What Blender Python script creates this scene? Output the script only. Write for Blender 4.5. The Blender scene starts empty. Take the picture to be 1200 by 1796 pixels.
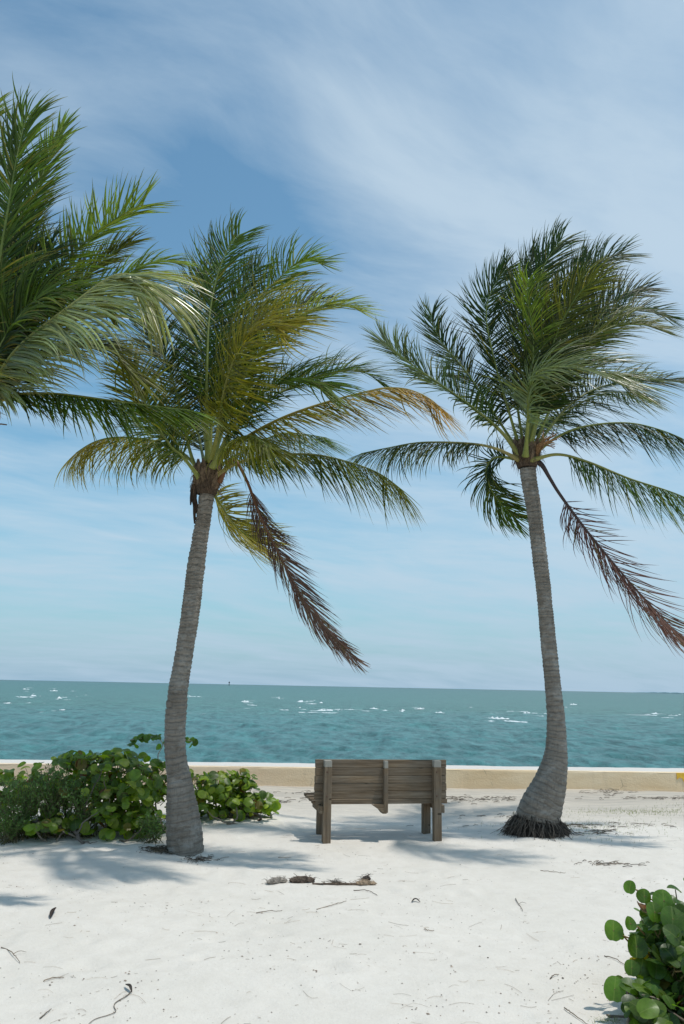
import bpy, math, random
import numpy as np
from mathutils import Vector, Matrix, Quaternion
R = math.radians
scene = bpy.context.scene
COL = scene.collection
rng = np.random.default_rng(7)
random.seed(7)

# ------------------------------------------------------------------ camera
F_PX, W_PX, H_PX = 1400.0, 1200.0, 1796.0
EYE = 1.70
PITCH = math.atan(306 / F_PX)
ROLL = math.atan(24 / 1200)
cam = bpy.data.cameras.new('camera')
cam.sensor_fit = 'VERTICAL'
cam.sensor_height = 36.0
cam.lens = F_PX / H_PX * 36.0
cam.clip_start = 0.05
cam.clip_end = 60000
camo = bpy.data.objects.new('camera', cam)
COL.objects.link(camo)
CM = Matrix.Rotation(math.pi / 2 + PITCH, 4, 'X') @ Matrix.Rotation(ROLL, 4, 'Z')
camo.matrix_world = Matrix.Translation((0, 0, EYE)) @ CM
scene.camera = camo
CM3 = np.array(CM.to_3x3())

# ------------------------------------------------------------------ sun and exposure
SUN_DIR = Vector((0.30, -0.06, 1.0)).normalized()      # towards the sun
sun = bpy.data.lights.new('sun', 'SUN')
sun.energy = 2.9
sun.angle = R(1.2)
sun.color = (1.0, 0.965, 0.90)
suno = bpy.data.objects.new('sun', sun)
suno.rotation_euler = SUN_DIR.to_track_quat('Z', 'Y').to_euler()
suno.location = (0, 0, 30)
COL.objects.link(suno)
scene.view_settings.view_transform = 'Standard'
scene.view_settings.look = 'None'
scene.view_settings.exposure = 0.0
scene.view_settings.gamma = 1.0
scene.view_settings.use_curve_mapping = False


def ray(px, py):
    v = CM3 @ np.array([px - W_PX / 2, -(py - H_PX / 2), -F_PX])
    return v / np.linalg.norm(v)


def at(px, py, Y):
    """world point seen at a pixel of the photograph, at ground distance Y"""
    v = ray(px, py)
    return np.array([0, 0, EYE]) + v * (Y / v[1])


# ------------------------------------------------------------------ node helper
class NT:
    def __init__(s, tree):
        s.t = tree
        s.t.nodes.clear()

    def n(s, typ, inputs=None, **props):
        nd = s.t.nodes.new(typ)
        for k, v in props.items():
            setattr(nd, k, v)
        for k, v in (inputs or {}).items():
            sock = nd.inputs[k]
            if hasattr(v, 'is_output') or isinstance(v, bpy.types.NodeSocket):
                s.t.links.new(v, sock)
            else:
                sock.default_value = v
        return nd

    def math(s, op, a, b=0.0, c=0.0, clamp=False):
        nd = s.n('ShaderNodeMath', {0: a, 1: b, 2: c}, operation=op)
        nd.use_clamp = clamp
        return nd.outputs[0]

    def mix(s, f, a, b, blend='MIX'):
        nd = s.n('ShaderNodeMix', data_type='RGBA', blend_type=blend)
        for idx, v in ((0, f), (6, a), (7, b)):
            if isinstance(v, bpy.types.NodeSocket):
                s.t.links.new(v, nd.inputs[idx])
            else:
                if idx and len(v) == 3:
                    v = (*v, 1)
                nd.inputs[idx].default_value = v
        return nd.outputs[2]

    def ramp(s, f, stops, interp='LINEAR'):
        nd = s.n('ShaderNodeValToRGB', {0: f})
        cr = nd.color_ramp
        cr.interpolation = interp
        while len(cr.elements) < len(stops):
            cr.elements.new(0.5)
        for e, (p, c) in zip(cr.elements, stops):
            e.position = p
            e.color = (c, c, c, 1) if isinstance(c, (int, float)) else (*c, 1)
        return nd.outputs[0]

    def noise(s, vec, scale, detail=4, rough=0.5, dist=0.0, w=None):
        ins = {'Scale': scale, 'Detail': detail, 'Roughness': rough, 'Distortion': dist}
        if vec is not None:
            ins['Vector'] = vec
        return s.n('ShaderNodeTexNoise', ins).outputs[0]

    def mapping(s, vec, scale=(1, 1, 1), rot=(0, 0, 0), loc=(0, 0, 0)):
        return s.n('ShaderNodeMapping', {'Vector': vec, 'Scale': scale, 'Rotation': rot, 'Location': loc}).outputs[0]


def new_mat(name):
    m = bpy.data.materials.new(name)
    m.use_nodes = True
    return m, NT(m.node_tree)


def principled(nt, **ins):
    b = nt.n('ShaderNodeBsdfPrincipled', {k.replace('_', ' '): v for k, v in ins.items()})
    return b


def bump(nt, h, strength=0.5, dist=0.01):
    return nt.n('ShaderNodeBump', {'Height': h, 'Strength': strength, 'Distance': dist}).outputs[0]


# ------------------------------------------------------------------ world: Nishita sky with high thin cloud
world = bpy.data.worlds.new('World')
scene.world = world
world.use_nodes = True
nt = NT(world.node_tree)
SKY_STRENGTH = 0.098
sky = nt.n('ShaderNodeTexSky', sky_type='NISHITA', sun_disc=False)
sky.sun_elevation = math.asin(SUN_DIR.z)
sky.sun_rotation = math.atan2(SUN_DIR.x, SUN_DIR.y)
sky.altitude = 0
sky.air_density = 1.0
sky.dust_density = 0.6
sky.ozone_density = 2.0
tc = nt.n('ShaderNodeTexCoord')
dirv = tc.outputs['Generated']
sep = nt.n('ShaderNodeSeparateXYZ', {0: dirv})
up = nt.math('MAXIMUM', sep.outputs[2], 0.0)
den = nt.math('ADD', up, 0.16)
px = nt.math('DIVIDE', sep.outputs[0], den)
py = nt.math('DIVIDE', sep.outputs[1], den)
plane = nt.n('ShaderNodeCombineXYZ', {0: px, 1: py, 2: 0.0}).outputs[0]
warp = nt.n('ShaderNodeTexNoise', {'Vector': plane, 'Scale': 0.9, 'Detail': 3.0}).outputs[1]
warp = nt.n('ShaderNodeVectorMath', {0: warp, 1: (0.5, 0.5, 0.5)}, operation='SUBTRACT').outputs[0]
warp = nt.n('ShaderNodeVectorMath', {0: warp, 'Scale': 0.55}, operation='SCALE').outputs[0]
pw = nt.n('ShaderNodeVectorMath', {0: plane, 1: warp}, operation='ADD').outputs[0]
def plane_pt(x, y):
    v = ray(x, y)
    return np.array([v[0], v[1]]) / (max(v[2], 0) + .16)


_d = plane_pt(720, 380) - plane_pt(230, 60)
STREAK = math.atan2(_d[1], _d[0])          # heading of the high cloud streaks
n1 = nt.noise(nt.mapping(nt.mapping(pw, (1, 1, 1), (0, 0, -STREAK), (3.1, 1.7, 0)), (0.55, 1.7, 1)), 1.5, 7, 0.55)
n2 = nt.noise(nt.mapping(nt.mapping(pw, (1, 1, 1), (0, 0, -STREAK * .5), (0.4, 7.7, 0)), (0.5, 1.6, 1)), 4.2, 8, 0.60)
wisp = nt.math('ADD', nt.math('MULTIPLY', n1, 0.62), nt.math('MULTIPLY', n2, 0.38))
wisp = nt.math('SUBTRACT', wisp, 0.5)
n3 = nt.noise(nt.mapping(dirv, (2.2, 2.2, 17.0), (0, 0, 0), (1.3, .2, .6)), 1.5, 7, 0.58, 0.35)
lowband = nt.math('SUBTRACT', 1.0, nt.math('MULTIPLY', up, 1.9), clamp=True)
st3 = nt.math('MULTIPLY', nt.math('MULTIPLY', nt.math('SUBTRACT', n3, 0.44), lowband), 2.6)
cloud = nt.math('MULTIPLY_ADD', wisp, 3.3, st3)
# broad banks and gaps of the veil: (pixel, angular radius deg, weight)
dw = nt.n('ShaderNodeVectorMath', {0: warp, 'Scale': 0.30}, operation='SCALE').outputs[0]
dwarp = nt.n('ShaderNodeVectorMath', {0: dirv, 1: dw}, operation='ADD').outputs[0]
dwarp = nt.n('ShaderNodeVectorMath', {0: dwarp}, operation='NORMALIZE').outputs[0]
for bx, by, rad, wt in (
        (1170, 40, 15, 0.48), (950, 300, 10, 0.20), (1150, 450, 10, 0.35), (640, 150, 9, 0.18),
        (330, 30, 8, 0.20), (650, 340, 6, 0.25), (360, 380, 8, -0.42), (60, 100, 8, 0.02), (450, 230, 6, -0.12),
        (600, 430, 6, -0.25), (60, 950, 9, 0.12), (750, 960, 10, 0.24), (1100, 950, 12, 0.34), (420, 900, 8, 0.10),
        (200, 500, 9, -0.35)):
    d = ray(bx, by)
    dt = nt.n('ShaderNodeVectorMath', {0: dwarp, 1: tuple(d)}, operation='DOT_PRODUCT').outputs['Value']
    k = 1.0 / (1 - math.cos(R(rad)))
    g = nt.math('EXPONENT', nt.math('MULTIPLY', nt.math('SUBTRACT', dt, 1.0), k))
    cloud = nt.math('MULTIPLY_ADD', g, wt, cloud)
cloud = nt.math('ADD', cloud, 0.36)
cloud = nt.math('MULTIPLY', cloud, 0.72, clamp=True)
cloud = nt.math('SMOOTH_MIN', cloud, 0.80, 0.2)
hz = nt.math('SUBTRACT', 1.0, nt.math('MULTIPLY', up, 3.2), clamp=True)
hz = nt.math('POWER', hz, 1.35)
clear = nt.mix(1.0, sky.outputs[0], (1.22, 1.62, 1.50), 'MULTIPLY')
low = nt.mix(nt.math('MULTIPLY', hz, 0.9), clear, (2.9, 4.65, 6.4))
out = nt.mix(cloud, low, nt.mix(hz, (6.0, 7.35, 8.5), (4.5, 6.0, 7.4)))
bg = nt.n('ShaderNodeBackground', {'Color': out, 'Strength': SKY_STRENGTH})
nt.n('ShaderNodeOutputWorld', {0: bg.outputs[0]})

scene.cycles.max_bounces = 8
scene.cycles.transparent_max_bounces = 8


# ------------------------------------------------------------------ numpy noise and ground height
def vnoise(x, y, seed=0):
    x = np.asarray(x, float); y = np.asarray(y, float)
    xi = np.floor(x).astype(np.int64); yi = np.floor(y).astype(np.int64)
    xf = x - xi; yf = y - yi
    u = xf * xf * xf * (xf * (xf * 6 - 15) + 10); v = yf * yf * yf * (yf * (yf * 6 - 15) + 10)

    def h(a, b):
        n = (a * 374761393 + b * 668265263 + seed * 1442695041) & 0xFFFFFFFF
        n = ((n ^ (n >> 13)) * 1274126177) & 0xFFFFFFFF
        n = (n ^ (n >> 16)) & 0xFFFF
        return n / 65535.0 * 2 - 1
    return (h(xi, yi) * (1 - u) * (1 - v) + h(xi + 1, yi) * u * (1 - v) + h(xi, yi + 1) * (1 - u) * v + h(xi + 1, yi + 1) * u * v)


DIMP = [(random.uniform(-4.5, 4.5), random.uniform(3.4, 12.5), random.uniform(.05, .12), random.uniform(.006, .020)) for _ in range(300)]
MOUND = []   # (x, y, radius, height)


def height(x, y, fine=True):
    x = np.asarray(x, float); y = np.asarray(y, float)
    z = 0.030 * vnoise(x * .55, y * .7, 1) + 0.014 * vnoise(x * 1.7, y * 2.1, 2) + 0.006 * vnoise(x * 4.3 + y, y * 5.1, 3)
    bank = np.clip((y - 11.9) / 1.4, 0, 1)
    for mx, my, mr, mh in MOUND:
        z = z + mh * np.exp(-((x - mx) ** 2 + (y - my) ** 2) / mr ** 2)
    if fine:
        z = z + 0.0045 * vnoise(x * 9, y * 11, 4) + 0.0018 * vnoise(x * 24, y * 24, 5)
        for dx, dy, r, h in DIMP:
            q = ((x - dx) ** 2 + (y - dy) ** 2) / r ** 2
            z = z - h * np.exp(-q) + 0.35 * h * np.exp(-(np.sqrt(q) - 1.5) ** 2 * 4)
    fade = np.clip((np.abs(y) + 2) / 5, 0, 1)
    return z * fade + (.085 + .02 * vnoise(x * .9, y * 2, 8)) * bank * bank * (3 - 2 * bank)


def ground(px, py):
    v = ray(px, py)
    t = -EYE / v[2]
    for _ in range(4):
        p = np.array([0, 0, EYE]) + v * t
        t = (float(height(p[0], p[1], False)) - EYE) / v[2]
    p = np.array([0, 0, EYE]) + v * t
    return p


BASE_L = ground(325, 1498); BASE_R = ground(946, 1468); BASE_B = ground(671, 1480)
MOUND += [(BASE_L[0] - .35, BASE_L[1] + .1, .35, .03), (BASE_R[0], BASE_R[1], .7, .04),
          (-1.2, 10.6, .6, .07), (-2.6, 9.9, 1.3, .06), (2.6, 5.2, .8, .03)]


# ------------------------------------------------------------------ mesh helpers
def mesh_obj(name, V, F, mats, parent=None, mi=None, col=None, uv=None, smooth=False, loc=None):
    me = bpy.data.meshes.new(name)
    V = np.asarray(V, float)
    org = np.zeros(3)
    if loc is not None:
        org = np.asarray(loc, float)
    me.from_pydata((V - org).tolist(), [], F if isinstance(F, list) else F.tolist())
    if not isinstance(mats, (list, tuple)):
        mats = [mats]
    for m in mats:
        me.materials.append(m)
    if mi is not None:
        me.polygons.foreach_set('material_index', np.asarray(mi, np.int32))
    if col is not None:
        a = me.color_attributes.new('tint', 'FLOAT_COLOR', 'POINT')
        a.data.foreach_set('color', np.asarray(col, np.float32).ravel())
    if uv is not None:
        lay = me.uv_layers.new(name='UVMap')
        li = np.empty(len(me.loops), np.int32)
        me.loops.foreach_get('vertex_index', li)
        lay.data.foreach_set('uv', np.asarray(uv, np.float32)[li].ravel())
    if smooth:
        me.polygons.foreach_set('use_smooth', np.ones(len(me.polygons), bool))
    me.validate(verbose=False)
    me.update()
    o = bpy.data.objects.new(name, me)
    COL.objects.link(o)
    if parent is not None:
        o.parent = parent
        pl = np.array(root_loc(parent))
        o.location = org - pl
    else:
        o.location = org
    return o


def root_loc(o):
    l = Vector(o.location)
    p = o.parent
    while p:
        l = l + Vector(p.location); p = p.parent
    return l


def thing(name, label, cat, loc=(0, 0, 0), group=None):
    o = bpy.data.objects.new(name, None)
    COL.objects.link(o)
    o.location = loc
    o.empty_display_size = 0.2
    return tag(o, label, cat, group)


def tag(o, label=None, cat=None, group=None, kind=None):
    if label: o['label'] = label
    if cat: o['category'] = cat
    if group: o['group'] = group
    if kind: o['kind'] = kind
    return o


class MB:
    """collects pieces of one mesh"""
    def __init__(s):
        s.V = []; s.F = []; s.n = 0; s.C = []; s.U = []; s.M = []

    def add(s, V, F, col=None, uv=None, mi=0):
        V = np.asarray(V, float)
        s.V.append(V)
        s.F += [tuple(int(i) + s.n for i in f) for f in F]
        s.M += [mi] * len(F)
        s.n += len(V)
        if col is None: col = (1, 1, 1, 1)
        col = np.asarray(col, float)
        s.C.append(np.tile(col, (len(V), 1)) if col.ndim == 1 else col)
        s.U.append(np.zeros((len(V), 2)) if uv is None else np.asarray(uv, float))

    def tube(s, P, r, sides=6, col=None, cap=True, mi=0, vscale=1.0):
        P = np.asarray(P, float); m = len(P)
        r = np.broadcast_to(np.asarray(r, float), (m,))
        T = np.gradient(P, axis=0); T /= np.linalg.norm(T, axis=1)[:, None] + 1e-9
        a = np.array([0, 0, 1.0]) if abs(T[0][2]) < .9 else np.array([1.0, 0, 0])
        V = []; UV = []
        X = np.cross(T[0], a); X /= np.linalg.norm(X)
        d = 0
        for i in range(m):
            X = X - T[i] * X.dot(T[i]); X /= np.linalg.norm(X) + 1e-9
            Y = np.cross(T[i], X)
            if i: d += np.linalg.norm(P[i] - P[i - 1])
            for k in range(sides):
                an = 2 * math.pi * k / sides
                V.append(P[i] + r[i] * (math.cos(an) * X + math.sin(an) * Y)); UV.append((k / sides, d * vscale))
        F = []
        for i in range(m - 1):
            for k in range(sides):
                k2 = (k + 1) % sides
                F.append((i * sides + k, i * sides + k2, (i + 1) * sides + k2, (i + 1) * sides + k))
        if cap:
            F.append(tuple(range(sides))[::-1]); F.append(tuple((m - 1) * sides + k for k in range(sides)))
        c = None if col is None else col
        if c is not None and np.asarray(c).ndim == 2:
            c = np.repeat(np.asarray(c, float), sides, axis=0)
        s.add(V, F, c, UV, mi)

    def box(s, lo, hi, bev=0.004, M=None, col=None, jit=0.0):
        lo = np.array(lo, float); hi = np.array(hi, float)
        b = min(bev, *(0.45 * (hi - lo)))
        V = []; idx = {}
        for sx in (0, 1):
            for sy in (0, 1):
                for sz in (0, 1):
                    c = np.array([(lo, hi)[q][i] for i, q in enumerate((sx, sy, sz))])
                    dd = np.array([b * (1 - 2 * q) for q in (sx, sy, sz)])
                    for ax in range(3):
                        v = c + dd; v[ax] = c[ax]
                        idx[(sx, sy, sz, ax)] = len(V); V.append(v)
        F = []
        for ax in range(3):
            o1, o2 = [i for i in range(3) if i != ax]
            for q in (0, 1):
                ring = []
                for a, bb in ((0, 0), (1, 0), (1, 1), (0, 1)):
                    k = [0, 0, 0]; k[ax] = q; k[o1] = a; k[o2] = bb
                    ring.append(idx[(*k, ax)])
                F.append(tuple(ring))
            for a in (0, 1):
                for bb in (0, 1):
                    k0 = [0, 0, 0]; k1 = [0, 0, 0]
                    k0[ax] = 0; k1[ax] = 1
                    k0[o1] = k1[o1] = a; k0[o2] = k1[o2] = bb
                    F.append((idx[(*k0, o1)], idx[(*k0, o2)], idx[(*k1, o2)], idx[(*k1, o1)]))
        for sx in (0, 1):
            for sy in (0, 1):
                for sz in (0, 1):
                    F.append(tuple(idx[(sx, sy, sz, a)] for a in range(3)))
        V = np.array(V)
        if jit: V += rng.normal(0, jit, V.shape)
        # consistent outward winding
        c = V.mean(0); G = []
        for f in F:
            n = np.cross(V[f[1]] - V[f[0]], V[f[2]] - V[f[0]])
            if n.dot(V[list(f)].mean(0) - c) < 0: f = f[::-1]
            G.append(f)
        if M is not None:
            V = V @ np.array(M.to_3x3()).T + np.array(M.translation)
        s.add(V, G, col)

    def build(s, name, mats, parent=None, smooth=False, loc=None):
        return mesh_obj(name, np.vstack(s.V), s.F, mats, parent, s.M, np.vstack(s.C), np.vstack(s.U), smooth, loc)


def catmull(P, n):
    P = np.asarray(P, float)
    Q = np.vstack([2 * P[0] - P[1], P, 2 * P[-1] - P[-2]])
    out = []
    for i in range(1, len(Q) - 2):
        for t in np.linspace(0, 1, 16, endpoint=False):
            a, b, c, d = Q[i - 1], Q[i], Q[i + 1], Q[i + 2]
            out.append(.5 * ((2 * b) + (-a + c) * t + (2 * a - 5 * b + 4 * c - d) * t * t + (-a + 3 * b - 3 * c + d) * t ** 3))
    out.append(P[-1])
    out = np.array(out)
    L = np.concatenate([[0], np.cumsum(np.linalg.norm(np.diff(out, axis=0), axis=1))])
    s = np.linspace(0, L[-1], n)
    return np.stack([np.interp(s, L, out[:, k]) for k in range(out.shape[1])], 1), L[-1]


# ------------------------------------------------------------------ materials
def mat_sand():
    m, n = new_mat('white_sand')
    g = n.n('ShaderNodeNewGeometry').outputs['Position']
    sp = n.n('ShaderNodeSeparateXYZ', {0: g})
    a = n.noise(g, 0.9, 5, 0.6)
    b = n.noise(g, 7.0, 6, 0.7)
    c = n.noise(g, 160.0, 3, 0.7)
    base = n.mix(n.ramp(a, [(.3, 0.0), (.7, 1.0)]), (0.64, 0.595, 0.53), (0.70, 0.65, 0.585))
    base = n.mix(n.ramp(b, [(.42, 0.0), (.72, .5)]), base, (0.58, 0.53, 0.465))
    base = n.mix(n.ramp(c, [(.30, .35), (.45, 0.0)]), base, (0.42, 0.39, 0.34))
    # little specks of broken shell and peat
    v = n.n('ShaderNodeTexVoronoi', {'Vector': g, 'Scale': 26.0, 'Randomness': 1.0})
    sel = n.math('GREATER_THAN', n.n('ShaderNodeSeparateColor', {0: v.outputs['Color']}).outputs[0], 0.94)
    dot = n.math('MULTIPLY', sel, n.math('LESS_THAN', v.outputs['Distance'], 0.12))
    base = n.mix(n.math('MULTIPLY', dot, 0.55), base, (0.20, 0.17, 0.13))
    # track of grey beige marl along the foot of the sea wall
    yd = n.math('MULTIPLY_ADD', n.noise(n.mapping(g, (.25, 1.2, 1)), 1.0, 4, .6), 1.4, sp.outputs[1])
    band = n.ramp(n.n('ShaderNodeMapRange', {0: yd, 1: 11.4, 2: 13.8}).outputs[0], [(0, 0.0), (.35, .55), (1, 1.0)])
    streak = n.noise(n.mapping(g, (.5, 9, 1)), 1.3, 6, .65)
    marl = n.mix(n.ramp(streak, [(.38, 0.0), (.68, 1.0)]), (0.53, 0.47, 0.39), (0.36, 0.325, 0.28))
    base = n.mix(n.math('MULTIPLY', band, .95), base, marl)
    h = n.math('ADD', n.math('MULTIPLY', c, .25), n.math('ADD', n.noise(g, 38, 5, .6), n.math('MULTIPLY', b, 1.2)))
    bs = principled(n, Base_Color=base, Roughness=.95, Normal=bump(n, h, .55, .012))
    bs.inputs['Specular IOR Level'].default_value = .15
    n.n('ShaderNodeOutputMaterial', {0: bs.outputs[0]})
    return m


def mat_sea():
    m, n = new_mat('sea_water')
    g = n.n('ShaderNodeNewGeometry').outputs['Position']
    sp = n.n('ShaderNodeSeparateXYZ', {0: g})
    ld = n.math('LOGARITHM', n.math('MAXIMUM', sp.outputs[1], 10.0), 10.0)          # 1.15 .. 4.3
    big = n.noise(n.mapping(g, (.012, .03, 1)), 1.0, 4, .6)
    x = n.math('MULTIPLY_ADD', n.math('SUBTRACT', big, .5), .35, ld)
    f = n.n('ShaderNodeMapRange', {0: x, 1: 1.2, 2: 3.6}).outputs[0]
    col = n.ramp(f, [(0, (.056, .172, .172)), (.16, (.062, .186, .184)), (.27, (.068, .190, .180)), (.33, (.064, .172, .145)), (.50, (.052, .155, .130)), (1, (.028, .105, .100))])
    p1 = n.noise(n.mapping(g, (.9, .34, 1)), .8, 9, .70)
    p2 = n.noise(n.mapping(g, (.9, .36, 1), (0, 0, R(12))), 2.4, 7, .68)
    dk = n.ramp(n.math('ADD', n.math('MULTIPLY', p1, .4), n.math('MULTIPLY', p2, .6)), [(.40, .55), (.5, .95), (.60, 1.42)])  # bright and dark facets of the chop, put into the water colour
    col = n.mix(1.0, col, dk, 'MULTIPLY')
    # flecks of foam off the reef
    fm = n.noise(n.mapping(g, (.22, .12, 1), (0, 0, .1)), 1.0, 7, .7)
    reef = n.ramp(f, [(.20, 0.0), (.30, 1.0), (.42, .7), (.6, .15)])
    fm = n.ramp(n.math('MULTIPLY_ADD', reef, .085, fm), [(.735, 0.0), (.80, .8)])
    col = n.mix(fm, col, (.62, .68, .67))
    h = n.math('ADD', n.math('MULTIPLY', p1, 1.0), n.math('MULTIPLY', p2, .35))
    bs = principled(n, Base_Color=col, Roughness=.30, IOR=1.33, Normal=bump(n, h, 1.0, .40))
    bs.inputs['Specular IOR Level'].default_value = .28
    n.n('ShaderNodeOutputMaterial', {0: bs.outputs[0]})
    return m


def mat_wall():
    m, n = new_mat('weathered_concrete')
    g = n.n('ShaderNodeNewGeometry').outputs['Position']
    a = n.noise(n.mapping(g, (.6, 1, 2.5)), 1.2, 6, .65)
    b = n.noise(n.mapping(g, (4, 4, .7)), 2.0, 5, .6)
    c = n.noise(g, 45, 4, .6)
    col = n.ramp(a, [(.3, (.78, .57, .34)), (.55, (.87, .68, .45)), (.75, (.88, .74, .55))])
    col = n.mix(n.ramp(b, [(.5, 0.0), (.75, .35)]), col, (.66, .50, .33))
    sp = n.n('ShaderNodeSeparateXYZ', {0: g})
    pale = n.math('MULTIPLY', n.ramp(sp.outputs[0], [(.0, 1.0), (.9, 0.0)]), .5)
    col = n.mix(n.n('ShaderNodeMapRange', {0: sp.outputs[0], 1: 1.0, 2: -4.0}).outputs[0], col, n.mix(.5, col, (.74, .58, .47)))
    v = n.n('ShaderNodeTexVoronoi', {'Vector': n.mapping(g, (1, 1, 1.6)), 'Scale': 1.1}, feature='DISTANCE_TO_EDGE')
    crack = n.math('LESS_THAN', n.math('ADD', v.outputs[0], n.math('MULTIPLY', a, .02)), .016)
    col = n.mix(n.math('MULTIPLY', crack, n.ramp(b, [(.5, 0.0), (.6, .45)])), col, (.22, .17, .12))
    top = n.n('ShaderNodeMapRange', {0: sp.outputs[2], 1: .392, 2: .402}).outputs[0]
    col = n.mix(top, col, n.mix(c, (.68, .64, .59), (.56, .52, .48)))
    bs = principled(n, Base_Color=col, Roughness=.9, Normal=bump(n, n.math('ADD', n.math('MULTIPLY', a, 2.0), c), .6, .01))
    n.n('ShaderNodeOutputMaterial', {0: bs.outputs[0]})
    return m


def mat_leaf(name, rough=.38, transl=.35, bumpy=0.3, tmul=(1.5, 1.7, .55), veins=False, spec=.5):
    m, n = new_mat(name)
    at_ = n.n('ShaderNodeAttribute', attribute_name='tint')
    col = at_.outputs['Color']
    g = n.n('ShaderNodeNewGeometry').outputs['Position']
    nz = n.noise(g, 18, 3, .6)
    col = n.mix(1.0, col, n.ramp(nz, [(.3, .78), (.7, 1.2)]), 'MULTIPLY')
    nrm = None
    if veins:
        uv = n.n('ShaderNodeUVMap').outputs[0]
        s = n.n('ShaderNodeSeparateXYZ', {0: uv})
        ax = n.math('ABSOLUTE', s.outputs[0])
        mid = n.math('LESS_THAN', ax, .045)
        sv = n.math('SINE', n.math('MULTIPLY_ADD', nz, 9.0, n.math('MULTIPLY', n.math('SUBTRACT', s.outputs[1], n.math('MULTIPLY', ax, .75)), 15.0)))
        side = n.math('GREATER_THAN', sv, .975)
        vv = n.math('MAXIMUM', mid, n.math('MULTIPLY', side, .55))
        col = n.mix(n.math('MULTIPLY', vv, .35), col, (.24, .30, .09))
        sp_ = n.ramp(n.noise(g, 70, 4, .7), [(.64, 0.0), (.70, .8)])
        col = n.mix(sp_, col, (.16, .10, .03))
        nrm = bump(n, n.math('ADD', n.math('MULTIPLY', vv, -.4), nz), .3, .004)
    ins = dict(Base_Color=col, Roughness=rough)
    if nrm is not None: ins['Normal'] = nrm
    b = principled(n, **ins)
    b.inputs['Specular IOR Level'].default_value = spec
    tr = n.n('ShaderNodeBsdfTranslucent', {'Color': n.mix(1.0, col, (*tmul, 1), 'MULTIPLY')})
    mx = n.n('ShaderNodeMixShader', {0: transl, 1: b.outputs[0], 2: tr.outputs[0]})
    n.n('ShaderNodeOutputMaterial', {0: mx.outputs[0]})
    return m


def mat_tint(name, rough=.7, scale=30, amt=.35, bstr=.4, bdist=.004, spec=.3):
    m, n = new_mat(name)
    col = n.n('ShaderNodeAttribute', attribute_name='tint').outputs['Color']
    g = n.n('ShaderNodeNewGeometry').outputs['Position']
    nz = n.noise(g, scale, 5, .65)
    col = n.mix(1.0, col, n.ramp(nz, [(.25, 1 - amt), (.75, 1 + amt)]), 'MULTIPLY')
    b = principled(n, Base_Color=col, Roughness=rough, Normal=bump(n, nz, bstr, bdist))
    b.inputs['Specular IOR Level'].default_value = spec
    n.n('ShaderNodeOutputMaterial', {0: b.outputs[0]})
    return m


def mat_trunk():
    m, n = new_mat('palm_bark')
    uv = n.n('ShaderNodeUVMap').outputs[0]
    s = n.n('ShaderNodeSeparateXYZ', {0: uv})
    g = n.n('ShaderNodeNewGeometry').outputs['Position']
    wob = n.noise(n.mapping(g, (2.2, 2.2, 1.5)), 1.4, 4, .6)
    v = n.math('MULTIPLY_ADD', n.noise(n.mapping(g, (.3, .3, 3)), 1.3, 3, .6), .16, n.math('MULTIPLY_ADD', wob, .10, s.outputs[1]))
    ph = n.math('MULTIPLY', v, 88.0)
    ring = n.math('SINE', ph)
    ring2 = n.math('SINE', n.math('MULTIPLY', v, 211.0))
    fib = n.noise(n.mapping(g, (26, 26, 6)), 2.0, 5, .7)
    blot = n.noise(g, 5.0, 5, .6)
    fine = n.noise(n.mapping(g, (8, 8, 40)), 2.5, 4, .7)
    col = n.ramp(blot, [(.3, (.165, .140, .114)), (.55, (.235, .207, .175)), (.8, (.31, .28, .245))])
    col = n.mix(n.ramp(ring, [(.0, 0.0), (.55, 0.0), (.95, .48)]), col, (.095, .078, .062))
    col = n.mix(n.math('MULTIPLY', n.ramp(fine, [(.45, 0.0), (.75, 1.0)]), .55), col, (.34, .30, .25))
    col = n.mix(n.math('MULTIPLY', n.ramp(fib, [(.3, 1.0), (.5, 0.0)]), .5), col, (.10, .083, .066))
    lich = n.ramp(n.noise(n.mapping(g, (1, 1, 1.6), (0, 0, 0), (3, 1, 5)), 3.6, 7, .72), [(.52, 0.0), (.62, .6)])
    col = n.mix(lich, col, (.36, .345, .315))
    h = n.math('ADD', n.math('MULTIPLY', ring, -.5), n.math('ADD', n.math('MULTIPLY', ring2, .2), n.math('MULTIPLY', n.math('ADD', fib, fine), 1.0)))
    bs = principled(n, Base_Color=col, Roughness=.9, Normal=bump(n, h, .6, .010))
    bs.inputs['Specular IOR Level'].default_value = .2
    n.n('ShaderNodeOutputMaterial', {0: bs.outputs[0]})
    return m


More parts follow.
